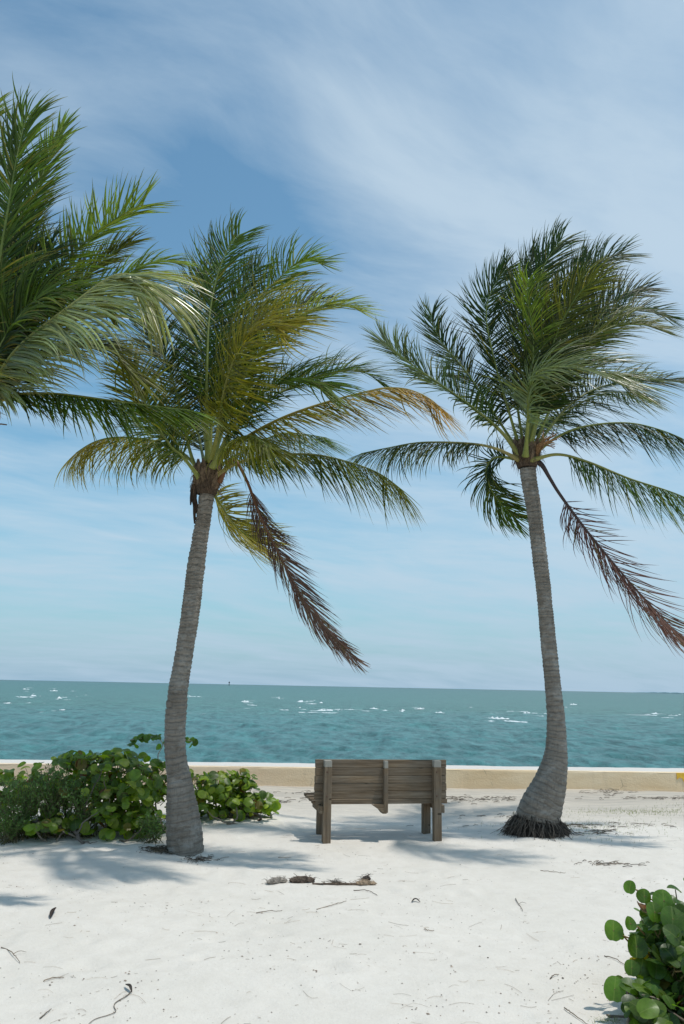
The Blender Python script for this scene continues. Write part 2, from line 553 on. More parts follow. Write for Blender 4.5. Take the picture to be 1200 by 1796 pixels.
def mat_wood():
    m, n = new_mat('weathered_timber')
    tcn = n.n('ShaderNodeTexCoord').outputs['Object']
    oi = n.n('ShaderNodeObjectInfo')
    rnd = oi.outputs['Random']
    off = n.n('ShaderNodeCombineXYZ', {0: n.math('MULTIPLY', rnd, 13.0), 1: n.math('MULTIPLY', rnd, 7.0), 2: n.math('MULTIPLY', rnd, 5.0)}).outputs[0]
    p = n.n('ShaderNodeVectorMath', {0: tcn, 1: off}, operation='ADD').outputs[0]
    tint = n.n('ShaderNodeAttribute', attribute_name='tint').outputs['Color']
    # tint.r = grain runs along x (1) or z (0)
    sc = n.n('ShaderNodeSeparateColor', {0: tint})
    gx = n.noise(n.mapping(p, (1.6, 30, 34)), 1.2, 6, .7, .4)
    gz = n.noise(n.mapping(p, (34, 30, 1.6)), 1.2, 6, .7, .4)
    mx = n.n('ShaderNodeMix', {0: sc.outputs[0], 2: gz, 3: gx}, data_type='FLOAT').outputs[0]
    bl = n.noise(n.mapping(p, (1.2, 3, 3)), 1.5, 4, .6)
    col = n.ramp(mx, [(.28, (.055, .035, .020)), (.45, (.170, .115, .068)), (.60, (.270, .200, .132)), (.78, (.38, .31, .225))])
    col = n.mix(n.ramp(bl, [(.35, .0), (.7, .55)]), col, n.mix(mx, (.085, .080, .070), (.20, .195, .175)))
    col = n.mix(n.math('MULTIPLY', rnd, .35), col, (.115, .080, .050))
    v = n.n('ShaderNodeTexVoronoi', {'Vector': n.mapping(p, (2.4, 5, 6)), 'Scale': 1.0})
    knot = n.math('LESS_THAN', v.outputs['Distance'], .085)
    col = n.mix(n.math('MULTIPLY', knot, .75), col, (.022, .015, .010))
    col = n.mix(sc.outputs[1], col, (.36, .35, .31))   # worn pale ends
    bs = principled(n, Base_Color=col, Roughness=.85, Normal=bump(n, mx, .6, .004))
    bs.inputs['Specular IOR Level'].default_value = .25
    n.n('ShaderNodeOutputMaterial', {0: bs.outputs[0]})
    return m


def mat_plain(name, c, rough=.8):
    m, n = new_mat(name)
    g = n.n('ShaderNodeNewGeometry').outputs['Position']
    nz = n.noise(g, 8, 4, .6)
    col = n.mix(1.0, (*c, 1), n.ramp(nz, [(.3, .8), (.7, 1.15)]), 'MULTIPLY')
    b = principled(n, Base_Color=col, Roughness=rough)
    n.n('ShaderNodeOutputMaterial', {0: b.outputs[0]})
    return m


M_SAND = mat_sand(); M_SEA = mat_sea(); M_WALL = mat_wall()
M_FROND = mat_leaf('palm_leaflet', .46, .27, tmul=(2.9, 2.5, .25), spec=.24)
M_GLOSS = mat_leaf('glossy_leaflet', .33, .22, tmul=(2.0, 2.0, .5), spec=.7)
M_DRY = mat_leaf('dry_leaflet', .7, .12, tmul=(1.2, 1.0, .8), spec=.25)
M_MID = mat_tint('palm_midrib', .5, 20, .25)
M_BARK = mat_trunk()
M_FIBRE = mat_tint('crown_fibre', .9, 40, .5, .9, .012, .15)
M_GRAPE = mat_leaf('sea_grape_leaf', .38, .46, veins=True, tmul=(1.8, 1.9, .4), spec=.5)
M_SHRUB = mat_leaf('feathery_leaf', .55, .25)
M_STEM = mat_tint('woody_stem', .8, 40, .35)
M_WOOD = mat_wood()
M_BOLT = mat_plain('rusty_steel', (.10, .055, .035), .6)
M_DEB = mat_tint('dead_plant_matter', .85, 60, .45, .6, .006, .2)


# ------------------------------------------------------------------ the setting
def axis(segs):
    out = []
    for a, b, st in segs:
        out.append(np.arange(a, b, st))
    out.append([segs[-1][1]])
    return np.concatenate(out)


def grid_sheet(name, xs, ys, zf, mat, smooth=True):
    X, Y = np.meshgrid(xs, ys)
    Z = zf(X, Y)
    V = np.stack([X.ravel(), Y.ravel(), Z.ravel()], 1)
    nx, ny = len(xs), len(ys)
    i = np.arange(nx - 1)[None, :] + np.arange(ny - 1)[:, None] * nx
    F = np.stack([i, i + 1, i + 1 + nx, i + nx], -1).reshape(-1, 4)
    return mesh_obj(name, V, F, mat, smooth=smooth)


WALL_A = at(0, 1335, 13.2); WALL_B = at(1200, 1350, 14.2)
WALL_DIR = Vector((WALL_B[0] - WALL_A[0], .78, 0)).normalized()
WALL_C = Vector((0, 13.72, 0))           # point on the land face
xs = axis([(-600, -60, 40), (-60, -12, 4), (-12, -5, .25), (-5, 5, .035), (5, 12, .25), (12, 60, 4), (60, 600, 40)])
ys = axis([(-700, -60, 40), (-60, -6, 3), (-6, 2.5, .5), (2.5, 12.0, .035), (12.0, 14.0, .08)])


def ground_xy():
    X, Y = np.meshgrid(xs, ys)
    # shear the last rows so the sheet ends under the sea wall
    slope = WALL_DIR.y / WALL_DIR.x
    k = np.clip((Y - 12) / 2.0, 0, 1)
    Y2 = Y + k * slope * np.clip(X, -600, 600)
    Z = height(X, Y)
    V = np.stack([X.ravel(), Y2.ravel(), Z.ravel()], 1)
    nx, ny = len(xs), len(ys)
    i = np.arange(nx - 1)[None, :] + np.arange(ny - 1)[:, None] * nx
    F = np.stack([i, i + 1, i + 1 + nx, i + nx], -1).reshape(-1, 4)
    return mesh_obj('sand_ground', V, F, M_SAND, smooth=True)


tag(ground_xy(), kind='structure')

SEA_Z = -0.85


def sea():
    rr = [13.0]
    while rr[-1] < 26000:
        rr.append(rr[-1] * (1.0085 if rr[-1] < 130 else 1.03))
    rr = np.array(rr)
    th = np.linspace(R(-78), R(78), 560)
    RR, TH = np.meshgrid(rr, th, indexing='ij')
    X = RR * np.sin(TH); Y = RR * np.cos(TH)
    # drag the near rim back so the water passes under the wall line
    Y = np.maximum(Y, 13.9 + (WALL_DIR.y / WALL_DIR.x) * X)
    Z = np.zeros_like(X)
    q = np.random.default_rng(3)
    fade = np.clip((170 - RR) / 140, 0, 1)
    for i in range(20):
        lam = 0.9 * (1.16 ** i) * .6
        an = q.normal(R(200), R(32))
        k = 2 * math.pi / lam
        ph = q.uniform(0, 6.28)
        wv = np.sin(k * (X * math.cos(an) + Y * math.sin(an)) + ph + 1.3 * vnoise(X / lam / 2.5, Y / lam / 2.5, i))
        res = RR * .009
        Z += 0.017 * lam ** .45 * (wv + .25 * np.cos(2 * k * (X * math.cos(an) + Y * math.sin(an)) + ph)) * np.clip((lam - 2.0 * res) / (2 * res), 0, 1)
    Z = SEA_Z + Z * fade
    nx = len(th); ny = len(rr)
    i = np.arange(nx - 1)[None, :] + np.arange(ny - 1)[:, None] * nx
    F = np.stack([i, i + nx, i + 1 + nx, i + 1], -1).reshape(-1, 4)
    V = np.stack([X.ravel(), Y.ravel(), Z.ravel()], 1)
    return mesh_obj('sea', V, F, M_SEA, smooth=True)


tag(sea(), kind='structure')


def sea_wall():
    # a long low concrete wall: profile swept along x with uneven arris
    L = 90; n = 900
    prof = [(-.02, -.5), (-.02, 0.0), (0.0, .36), (.006, .388), (.03, .403), (.10, .406), (.36, .408), (.55, .406), (.60, .40), (.62, .37), (.62, -1.4)]
    s = np.linspace(-L, L, n) ** 3 / L ** 2 * .7 + np.linspace(-L, L, n) * .3
    V = []
    d = np.array([WALL_DIR.x, WALL_DIR.y, 0]); nn = np.array([-WALL_DIR.y, WALL_DIR.x, 0])
    for i, si in enumerate(s):
        for j, (a, z) in enumerate(prof):
            e = 0.006 * float(vnoise(si * 1.3, j * .9, 31)) + .004 * float(vnoise(si * 6, j * 1.7, 32))
            p = np.array(WALL_C) + d * si + nn * (a + e) + np.array([0, 0, z + (e * .8 if z > .3 else 0)])
            V.append(p)
    m = len(prof); F = []
    for i in range(n - 1):
        for j in range(m - 1):
            F.append((i * m + j, (i + 1) * m + j, (i + 1) * m + j + 1, i * m + j + 1))
    F.append(tuple(range(m))); F.append(tuple((n - 1) * m + j for j in range(m))[::-1])
    o = mesh_obj('sea_wall', V, F, M_WALL, smooth=False)
    tag(o, 'low tan concrete sea wall with pale top running between sand and sea', 'wall')
    # yellow paint mark near the right edge of the photograph
    g = at(1192, 1352, 14.0)
    t = (Vector(g) - WALL_C).dot(WALL_DIR)
    mb = MB()
    q = np.random.default_rng(5)
    for (a0, a1, z0, z1) in ((0, .62, .24, .385),):
        nxs = 16; Vv = []; Ff = []
        for a in np.linspace(a0, a1, nxs):
            zt = z1 - abs(q.normal(0, .004)); zb = z0 + q.normal(0, .02) + (.06 if a < .12 else 0)
            for z in (zb, zt):
                off = -.026 if z < .36 else -.022
                zz = z
                # follow the wall's slightly battered land face
                face = -.02 + (.02 * max(z, 0) / .36)
                p = np.array(WALL_C) + d * (t + a) + nn * (face - .012) + np.array([0, 0, zz])
                Vv.append(p)
        for k in range(nxs - 1): Ff.append((2 * k, 2 * k + 2, 2 * k + 3, 2 * k + 1))
        # thickness back into the wall
        nb = len(Vv)
        Vv += [v + nn * .02 for v in Vv]
        for k in range(nxs - 1):
            Ff.append((2 * k + 1, 2 * k + 3, nb + 2 * k + 3, nb + 2 * k + 1))
        Ff += [(0, 1, nb + 1, nb), (2 * nxs - 2, nb + 2 * nxs - 2, nb + 2 * nxs - 1, 2 * nxs - 1)]
        mb.add(Vv, Ff)
    mb.build('paint_mark', mat_plain('yellow_paint', (.80, .47, .04), .6), o)
    return o


sea_wall()

# low island line on the horizon at the right
mb = MB()
I0 = at(1120, 1213.6, 9000); I1 = at(1230, 1216.6, 9000)
for k in range(28):
    f = k / 27
    c = I0 * (1 - f) + I1 * f
    hgt = 2 + 7 * math.sin(math.pi * f) * (0.7 + .3 * math.sin(k * 1.3))
    mb.tube([(c[0] - 60, 9000, SEA_Z - 6), (c[0] - 20, 9000, SEA_Z + hgt * .8 - 4), (c[0] + 20, 9000, SEA_Z + hgt - 4), (c[0] + 60, 9000, SEA_Z - 6)], [8, 8, 8, 8], 6)
tag(mb.build('far_island', mat_plain('far_island_hazed', (.20, .33, .38)), smooth=True), kind='structure')  # distance haze is mixed into the island's colour


def channel_marker():
    p = at(402, 1202, 1400); x, y = p[0], p[1]
    t = thing('channel_marker', 'tiny dark marker post standing in the sea at the horizon', 'marker', (x, y, SEA_Z))
    dk = mat_plain('dark_steel', (.04, .045, .05))
    a = MB(); a.tube([(x, y, SEA_Z - 2), (x, y, SEA_Z + 7.2)], [.45, .35], 8); a.build('post', dk, t)
    b = MB(); b.box((x - 1.1, y - .2, SEA_Z + 4.2), (x + 1.1, y + .2, SEA_Z + 6.4), .05); b.build('board', dk, t)
    c = MB(); c.box((x - 1.3, y - 1.3, SEA_Z + 1.9), (x + 1.3, y + 1.3, SEA_Z + 2.3), .05); c.build('platform', dk, t)


channel_marker()


def foam():
    mb = MB(); q = np.random.default_rng(11)
    spots = [(575, 1247, 62, .34), (527, 1242, 18, .30), (868, 1260, 50, .34), (60, 1221, 22, .5), (95, 1212, 16, .5), (45, 1209, 12, .5), (105, 1225, 9, .5),
             (345, 1222, 20, .45), (430, 1231, 14, .4), (484, 1223, 14, .5), (532, 1231, 24, .45), (655, 1243, 18, .3), (675, 1246, 10, .3), (705, 1246, 10, .3),
             (770, 1250, 14, .3), (927, 1252, 22, .35), (955, 1254, 12, .35), (1005, 1236, 14, .5), (1160, 1252, 30, .3), (1185, 1254, 20, .3), (560, 1233, 12, .4), (735, 1243, 16, .3)]
    for k in range(14):
        spots.append((q.uniform(-60, 1260), q.normal(1228, 12), q.uniform(3, 13), q.uniform(.05, .16)))
    for (x, y, w, hh) in list(spots[:22]):
        for _ in range(3):
            spots.append((x + q.normal(0, w), y + q.normal(0, 3), w * q.uniform(.5, 1.8), hh * q.uniform(.12, .4)))
    for (x, y, w, hh) in spots:
        hy = 1192 + 24 * x / 1200
        if y < hy + 9: y = hy + q.uniform(9, 45)
        v = ray(x, y)
        t = (SEA_Z - EYE) / v[2]
        p = np.array([0, 0, EYE]) + v * t
        wm = w * p[1] / F_PX
        hgt = hh * min(1.0, p[1] / 90) * .55
        n = max(6, int(w / 2)); V = []; F = []
        for i in range(n + 1):
            f = i / n
            e = math.sin(math.pi * f) ** .6
            hx = p[0] + (f - .5) * wm; cy = p[1] + .25 * wm * float(vnoise(f * 3, w, 3))
            top = hgt * e * q.random() ** 1.5 * (1.2 if float(vnoise(f * w * .12 + x, y, 3)) > -.25 else .05)
            dp = (.15 + .9 * top / max(hgt, .01)) * (.6 + hgt)
            V += [(hx, cy - dp, SEA_Z - .05), (hx, cy - dp * .35, SEA_Z + top * .8), (hx + .05, cy, SEA_Z + top), (hx, cy + dp * 1.3, SEA_Z - .05)]
        for i in range(n):
            for j in range(3):
                F.append((i * 4 + j, i * 4 + 4 + j, i * 4 + 5 + j, i * 4 + 1 + j))
        mb.add(V, F)
    o = mb.build('sea_foam', mat_plain('white_foam', (.64, .70, .71), .8), smooth=True)
    tag(o, 'white foam of small breaking waves far out on the sea', 'foam', kind='stuff')


foam()

# ------------------------------------------------------------------ palms
GREEN = (.080, .135, .014); DARK = (.014, .031, .006); DEEP = (.027, .060, .008)  # crown shade put into DARK and DEEP, sunlight into GREEN and LIME
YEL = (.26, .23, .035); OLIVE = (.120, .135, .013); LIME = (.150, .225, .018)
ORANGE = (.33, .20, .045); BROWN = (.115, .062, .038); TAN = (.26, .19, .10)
GREY = (.13, .17, .075)  # greyish sheen of shiny leaflets, put into the leaf colour


def frond(palm, P, seed, nh=(0, -1, .4), n=78, L=.62, w=.026, a0=66, a1=27, dih=18, g=.5, wind=.55, base=GREEN, tip=OLIVE,
          start=.2, pr=.021, rib=(.20, .22, .05), ribtip=(.10, .15, .03), mat=None, jit=.16, wv=(1, .15, .12), name='frond', hang=False, trim=.93, lop=(1, 1), thin=.0, clump=.22, prof=.5, tail=.62):
    q = np.random.default_rng(seed)
    P = np.asarray(P, float)
    C, LEN = catmull(P, 200)
    kk = np.linspace(0, 199 * trim, 64); C = np.stack([np.interp(kk, np.arange(200), C[:, j]) for j in range(3)], 1)
    T = np.gradient(C, axis=0); T /= np.linalg.norm(T, axis=1)[:, None]
    nh = np.asarray(nh, float); nh = nh / np.linalg.norm(nh)
    N = nh[None, :] - T * (T @ nh)[:, None]
    N /= np.linalg.norm(N, axis=1)[:, None] + 1e-6
    # bake continuity where the hint runs parallel to the rib
    for i in range(1, len(N)):
        if N[i].dot(N[i - 1]) < 0: N[i] = -N[i]
    K = 8
    n = int(n * 1.55); L = L * 1.17; w = w * .60
    if hang:
        dih = -38; g = g * .55; L = L * 1.18
    ts = []; sd = []
    for s in (-1, 1):
        nn_ = int(n * lop[0 if s < 0 else 1])
        t = np.linspace(0, 1, nn_) + q.normal(0, .25 / n, nn_)
        keep = q.random(nn_) > thin
        ts.append(np.clip(t, 0, 1)[keep]); sd.append(np.full(keep.sum(), s))
    t = np.concatenate(ts); s = np.concatenate(sd)
    tt = start + (1 - start) * t
    idx = tt * 63
    i0 = np.clip(idx.astype(int), 0, 62); fr = (idx - i0)[:, None]
    Pp = C[i0] * (1 - fr) + C[i0 + 1] * fr
    Tt = T[i0] * (1 - fr) + T[i0 + 1] * fr
    Nn = N[i0] * (1 - fr) + N[i0 + 1] * fr
    Tt /= np.linalg.norm(Tt, axis=1)[:, None]; Nn /= np.linalg.norm(Nn, axis=1)[:, None]
    S = np.cross(Tt, Nn) * s[:, None]
    # neighbours clump together in the wind
    cl = vnoise(t * 14 + seed, s * 3.7, 9) * clump
    cl2 = vnoise(t * 9 + seed * 2, s * 5.1, 10) * clump
    ang = np.radians(a0 + (a1 - a0) * t ** 1.2) + q.normal(0, jit, len(t)) + cl
    v = np.radians(dih) + q.normal(0, jit, len(t)) + cl2
    d = np.cos(ang)[:, None] * Tt + np.sin(ang)[:, None] * (S * np.cos(v)[:, None] + Nn * np.sin(v)[:, None])
    ln = L * (prof + (1 - prof) * np.sin(np.clip(t * 1.25 + .12, 0, 1) * math.pi / 2)) * (1 - (1 - tail) * np.clip((t - .55) / .45, 0, 1) ** 1.3)
    ln = ln * q.uniform(.82, 1.08, len(t))
    broken = q.random(len(t)) < .05
    ln = np.where(broken, ln * .55, ln)
    wvv = np.asarray(wv, float); wvv = wvv / np.linalg.norm(wvv)
    gg = g * q.uniform(.6, 1.4, len(t)); ww = wind * q.uniform(.6, 1.4, len(t)) * (1 + 1.2 * cl / max(clump, .01) * .3)
    pts = [Pp + S * pr * .22]
    dirs = [d]
    cur = pts[0]
    for k in range(1, K + 1):
        Fv = gg[:, None] * np.array([0, 0, -1.0]) + ww[:, None] * wvv
        d = d + Fv * .22 * (k / K) ** 1.25
        d /= np.linalg.norm(d, axis=1)[:, None]
        cur = cur + d * (ln / K)[:, None]
        pts.append(cur); dirs.append(d)
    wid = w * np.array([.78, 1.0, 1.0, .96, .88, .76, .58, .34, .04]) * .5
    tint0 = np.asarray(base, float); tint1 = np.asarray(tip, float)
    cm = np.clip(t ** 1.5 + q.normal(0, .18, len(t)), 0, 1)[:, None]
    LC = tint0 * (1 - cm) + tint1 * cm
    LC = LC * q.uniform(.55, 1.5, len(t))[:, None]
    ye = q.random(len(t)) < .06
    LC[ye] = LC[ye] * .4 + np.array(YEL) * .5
    V = []; Cc = []
    ref = Nn + q.normal(0, .28, Nn.shape)
    for k in range(K + 1):
        dd = dirs[k]
        side = np.cross(dd, ref); side /= np.linalg.norm(side, axis=1)[:, None] + 1e-6
        nr = np.cross(side, dd)
        ww_ = wid[k] * q.uniform(.85, 1.1, len(t))[:, None]
        p = pts[k]
        V += [p - side * ww_ - nr * ww_ * .35, p, p + side * ww_ - nr * ww_ * .35]
        e = max(0.0, (k / K - .80) / .20)
        c = LC * (1 - .5 * e) + np.array(TAN) * .5 * e
        Cc += [c, c, c]
    m = len(t)
    V = np.stack(V, 1).reshape(-1, 3)                     # leaflet-major, 3*(K+1) verts each
    Cc = np.stack(Cc, 1).reshape(-1, 3)
    nv = 3 * (K + 1)
    lf = []
    for k in range(K):
        for j in (0, 1):
            lf.append((k * 3 + j, k * 3 + j + 1, (k + 1) * 3 + j + 1, (k + 1) * 3 + j))
    F = (np.arange(m)[:, None, None] * nv + np.array(lf)[None]).reshape(-1, 4)
    o = mesh_obj(name, V, F, mat or M_FROND, palm, None, np.hstack([Cc, np.ones((len(Cc), 1))]), loc=P[0])
    # midrib
    rb = MB()
    f = np.linspace(0, 1, 64)[:, None]
    rad = pr * (1 - .84 * f[:, 0]) * (1 + 1.1 * np.exp(-f[:, 0] * 22))
    cc = np.asarray(rib)[None] * (1 - f) + np.asarray(ribtip)[None] * f
    rb.tube(C, rad, 7, np.hstack([cc, np.ones((64, 1))]))
    rb.build('midrib', M_MID, o, smooth=True, loc=P[0])
    return o


def px3(lst, D):
    return [at(x, y, D + d) for (x, y, d) in lst]


def trunk_mesh(palm, prof, D, seed, top_extra=.1, flare=0):
    """prof: (left px, right px, y px) silhouette, base first"""
    C = []; r = []
    for (xl, xr, y) in prof:
        a = at(xl, y, D); b = at(xr, y, D)
        C.append((a + b) / 2); r.append(np.linalg.norm(b - a) / 2 * .925)
    A, Ln = catmull(np.hstack([np.array(C), np.array(r)[:, None]]), 420)
    C = A[:, :3]; r = A[:, 3]
    # below ground
    S = 40
    T = np.gradient(C, axis=0); T /= np.linalg.norm(T, axis=1)[:, None]
    V = []; UV = []
    dist = np.concatenate([[0], np.cumsum(np.linalg.norm(np.diff(C, axis=0), axis=1))])
    q = np.random.default_rng(seed)
    for i in range(len(C)):
        t = T[i]
        X = np.cross(np.array([0, 1.0, 0]), t); X /= np.linalg.norm(X)
        Y = np.cross(t, X)
        for k in range(S):
            an = 2 * math.pi * k / S
            zz = dist[i] + .055 * float(vnoise(dist[i] * 4.0, seed, 40)) + .02 * math.sin(an + seed) + .012 * float(vnoise(math.cos(an) * 1.5, math.sin(an) * 1.5 + dist[i] * 2, seed))
            per = .070 - .022 * min(1, dist[i] / 3)
            ph = (zz / per) % 1.0
            ring = .009 * (ph - .5) - .006 * math.exp(-((ph - .02) / .06) ** 2)
            lump = .010 * float(vnoise(math.cos(an) * 2 + 5, math.sin(an) * 2 + dist[i] * 1.6, seed + 3)) + .004 * float(vnoise(an * 4, dist[i] * 22, seed + 4))
            rr = r[i] + ring + lump
            V.append(C[i] + rr * (math.cos(an) * X + math.sin(an) * Y)); UV.append((k / S, dist[i]))
    F = []
    for i in range(len(C) - 1):
        for k in range(S):
            k2 = (k + 1) % S
            F.append((i * S + k, i * S + k2, (i + 1) * S + k2, (i + 1) * S + k))
    F.append(tuple((len(C) - 1) * S + k for k in range(S)))
    mesh_obj('trunk', V, F, M_BARK, palm, uv=UV, smooth=True, loc=root_loc(palm))
    return C[-1], r[-1]


def crown_mass(palm, c, r, h, seed, lean=(0, 0)):
    """fibrous leaf bases round the top of the trunk"""
    q = np.random.default_rng(seed)
    mb = MB()
    for k in range(46):
        an = q.uniform(0, 6.28); z0 = q.uniform(-.20, .25) * h
        out = np.array([math.cos(an), math.sin(an), 0])
        b = c + out * r * .75 + np.array([lean[0] * z0, lean[1] * z0, z0])
        ln = q.uniform(.5, 1.0) * h
        P = [b, b + out * r * .35 + np.array([0, 0, ln * .35]), b + out * r * q.uniform(.3, .9) + np.array([0, 0, ln * .8])]
        C, _ = catmull(P, 8)
        wv = q.uniform(.025, .055)
        colr = np.array([.12, .085, .055]) * q.uniform(.5, 1.7)
        mb.tube(C, wv * np.array([.7, 1, 1, .95, .85, .7, .45, .15]), 6, (*colr, 1))
    # shreds of net fibre
    for k in range(120):
        an = q.uniform(0, 6.28)
        out = np.array([math.cos(an), math.sin(an), 0])
        b = c + out * r * q.uniform(.9, 1.3) + np.array([0, 0, q.uniform(-.25, .6) * h])
        P = [b, b + out * q.uniform(.02, .06) + np.array([0, 0, q.uniform(-.05, .05)]), b + out * q.uniform(.03, .10) + np.array([.02, 0, -q.uniform(.03, .14)])]
        C, _ = catmull(P, 5)
        mb.tube(C, np.array([.005, .004, .003, .002, .001]), 3, (*(np.array([.15, .10, .065]) * q.uniform(.4, 1.6)), 1), cap=False)
    # core
    core = [c + np.array([lean[0] * z, lean[1] * z, z]) for z in np.linspace(-.3 * h, .75 * h, 12)]
    mb.tube(core, r * np.array([1.02, 1.12, 1.2, 1.28, 1.3, 1.28, 1.2, 1.05, .9, .75, .55, .3]), 14, (.085, .060, .042, 1))
    mb.build('leaf_base_fibre', M_FIBRE, palm, smooth=False, loc=root_loc(palm))


# ---- palm left of the bench
DL = float(BASE_L[1])
palmL = thing('palm_tree', 'leaning coconut palm with straight swollen trunk between the sea grape bush and the bench', 'palm tree', tuple(BASE_L))
tL, rL = trunk_mesh(palmL, [(293, 358, 1524), (293, 358.5, 1505), (291, 357, 1467), (290, 347, 1414), (291, 336, 1360), (289, 330, 1334), (288, 327, 1289), (291, 329, 1244), (297, 332, 1200), (307, 341, 1145),
                    (317, 350, 1080), (327, 359, 1000), (337, 366, 945), (345, 373, 900), (349, 377, 868)], DL, 5)
cL = at(363, 852, DL)
crown_mass(palmL, cL, .105, .34, 8, (.05, 0))
# old flower stalk stub hanging on the left of the crown
mb = MB()
q = np.random.default_rng(3)
for k in range(9):
    a = at(347 + q.uniform(-3, 4), 850 + q.uniform(-6, 10), DL - .05)
    P = [a, a + np.array([-.05 + q.normal(0, .01), 0, -.04]), a + np.array([-.03 + q.normal(0, .03), q.normal(0, .03), -.24 + q.normal(0, .05)])]
    C, _ = catmull(P, 7)
    mb.tube(C, q.uniform(.008, .016) * np.array([1, 1.1, 1.2, 1.1, 1.3, 1.1, .6]), 5, (*(np.array([.07, .048, .035]) * q.uniform(.5, 1.5)), 1))
mb.build('flower_stalk', M_FIBRE, palmL, loc=root_loc(palmL))

O = (368, 800, 0)
UPW = (0, -.35, 1)
FL = [
    # (points, params)
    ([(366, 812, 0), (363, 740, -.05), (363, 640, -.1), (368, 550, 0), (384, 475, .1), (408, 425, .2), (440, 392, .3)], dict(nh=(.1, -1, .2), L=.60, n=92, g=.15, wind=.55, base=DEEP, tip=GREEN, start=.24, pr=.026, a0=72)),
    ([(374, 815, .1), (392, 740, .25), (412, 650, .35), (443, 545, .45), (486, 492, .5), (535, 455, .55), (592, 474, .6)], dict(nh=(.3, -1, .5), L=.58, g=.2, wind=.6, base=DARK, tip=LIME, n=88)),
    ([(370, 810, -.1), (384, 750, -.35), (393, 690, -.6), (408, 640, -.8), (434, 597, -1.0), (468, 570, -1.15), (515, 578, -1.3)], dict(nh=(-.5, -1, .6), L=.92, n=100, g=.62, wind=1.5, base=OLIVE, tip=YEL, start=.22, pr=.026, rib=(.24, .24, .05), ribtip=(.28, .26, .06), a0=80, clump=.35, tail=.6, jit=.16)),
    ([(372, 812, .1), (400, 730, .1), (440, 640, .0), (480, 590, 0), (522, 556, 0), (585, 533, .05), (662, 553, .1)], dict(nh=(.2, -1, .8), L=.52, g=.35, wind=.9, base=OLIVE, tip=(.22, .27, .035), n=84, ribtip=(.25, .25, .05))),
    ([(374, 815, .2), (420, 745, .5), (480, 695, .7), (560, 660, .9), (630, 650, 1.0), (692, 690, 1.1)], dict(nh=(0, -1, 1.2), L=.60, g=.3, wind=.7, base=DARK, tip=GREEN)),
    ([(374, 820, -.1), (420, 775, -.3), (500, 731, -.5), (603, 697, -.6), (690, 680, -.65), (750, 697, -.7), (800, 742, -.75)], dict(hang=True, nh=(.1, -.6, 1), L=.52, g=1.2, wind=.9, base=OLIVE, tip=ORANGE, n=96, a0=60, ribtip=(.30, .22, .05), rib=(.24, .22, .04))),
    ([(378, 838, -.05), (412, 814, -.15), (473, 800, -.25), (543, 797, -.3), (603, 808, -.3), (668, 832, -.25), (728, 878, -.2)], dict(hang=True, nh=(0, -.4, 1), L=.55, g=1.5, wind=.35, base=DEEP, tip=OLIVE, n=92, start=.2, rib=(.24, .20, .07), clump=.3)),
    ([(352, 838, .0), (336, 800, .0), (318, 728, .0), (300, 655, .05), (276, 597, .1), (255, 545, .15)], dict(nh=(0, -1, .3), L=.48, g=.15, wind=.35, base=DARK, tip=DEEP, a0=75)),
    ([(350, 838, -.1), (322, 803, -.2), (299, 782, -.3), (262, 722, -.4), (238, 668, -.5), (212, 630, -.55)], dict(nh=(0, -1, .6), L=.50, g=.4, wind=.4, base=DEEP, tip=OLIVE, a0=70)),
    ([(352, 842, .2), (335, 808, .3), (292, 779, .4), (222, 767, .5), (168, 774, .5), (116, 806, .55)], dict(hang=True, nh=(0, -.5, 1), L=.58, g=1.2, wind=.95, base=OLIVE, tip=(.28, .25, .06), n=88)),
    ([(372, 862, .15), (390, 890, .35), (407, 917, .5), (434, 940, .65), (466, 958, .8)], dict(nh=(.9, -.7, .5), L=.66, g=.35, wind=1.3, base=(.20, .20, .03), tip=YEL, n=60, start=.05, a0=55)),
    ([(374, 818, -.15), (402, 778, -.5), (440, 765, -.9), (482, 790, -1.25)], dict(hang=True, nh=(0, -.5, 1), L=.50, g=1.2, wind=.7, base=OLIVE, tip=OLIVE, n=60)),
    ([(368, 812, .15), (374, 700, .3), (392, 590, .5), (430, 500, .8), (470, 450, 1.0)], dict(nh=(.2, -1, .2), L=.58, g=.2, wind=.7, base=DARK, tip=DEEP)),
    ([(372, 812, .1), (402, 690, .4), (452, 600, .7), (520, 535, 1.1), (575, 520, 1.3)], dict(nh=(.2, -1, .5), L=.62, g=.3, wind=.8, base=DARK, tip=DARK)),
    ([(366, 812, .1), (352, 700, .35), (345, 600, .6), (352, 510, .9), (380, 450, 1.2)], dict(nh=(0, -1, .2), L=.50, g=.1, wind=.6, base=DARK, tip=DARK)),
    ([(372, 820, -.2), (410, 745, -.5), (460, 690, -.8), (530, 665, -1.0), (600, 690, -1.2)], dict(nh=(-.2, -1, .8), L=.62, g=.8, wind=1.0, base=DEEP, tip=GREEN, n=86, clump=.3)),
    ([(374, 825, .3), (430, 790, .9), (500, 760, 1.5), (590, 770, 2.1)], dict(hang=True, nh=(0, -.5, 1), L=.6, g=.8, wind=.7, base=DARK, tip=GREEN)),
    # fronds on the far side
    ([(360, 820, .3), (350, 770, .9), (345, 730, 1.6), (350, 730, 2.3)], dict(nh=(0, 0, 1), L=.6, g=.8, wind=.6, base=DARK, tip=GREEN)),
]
for i, (p, kw) in enumerate(FL):
    frond(palmL, px3(p, DL), 100 + i, **kw)
dead = px3([(384, 846, -.05), (396, 822, -.1), (407, 806, -.15), (418, 814, -.18), (436, 850, -.2), (448, 884, -.2), (466, 926, -.2), (500, 992, -.2), (540, 1064, -.18), (582, 1118, -.15), (630, 1162, -.1)], DL)
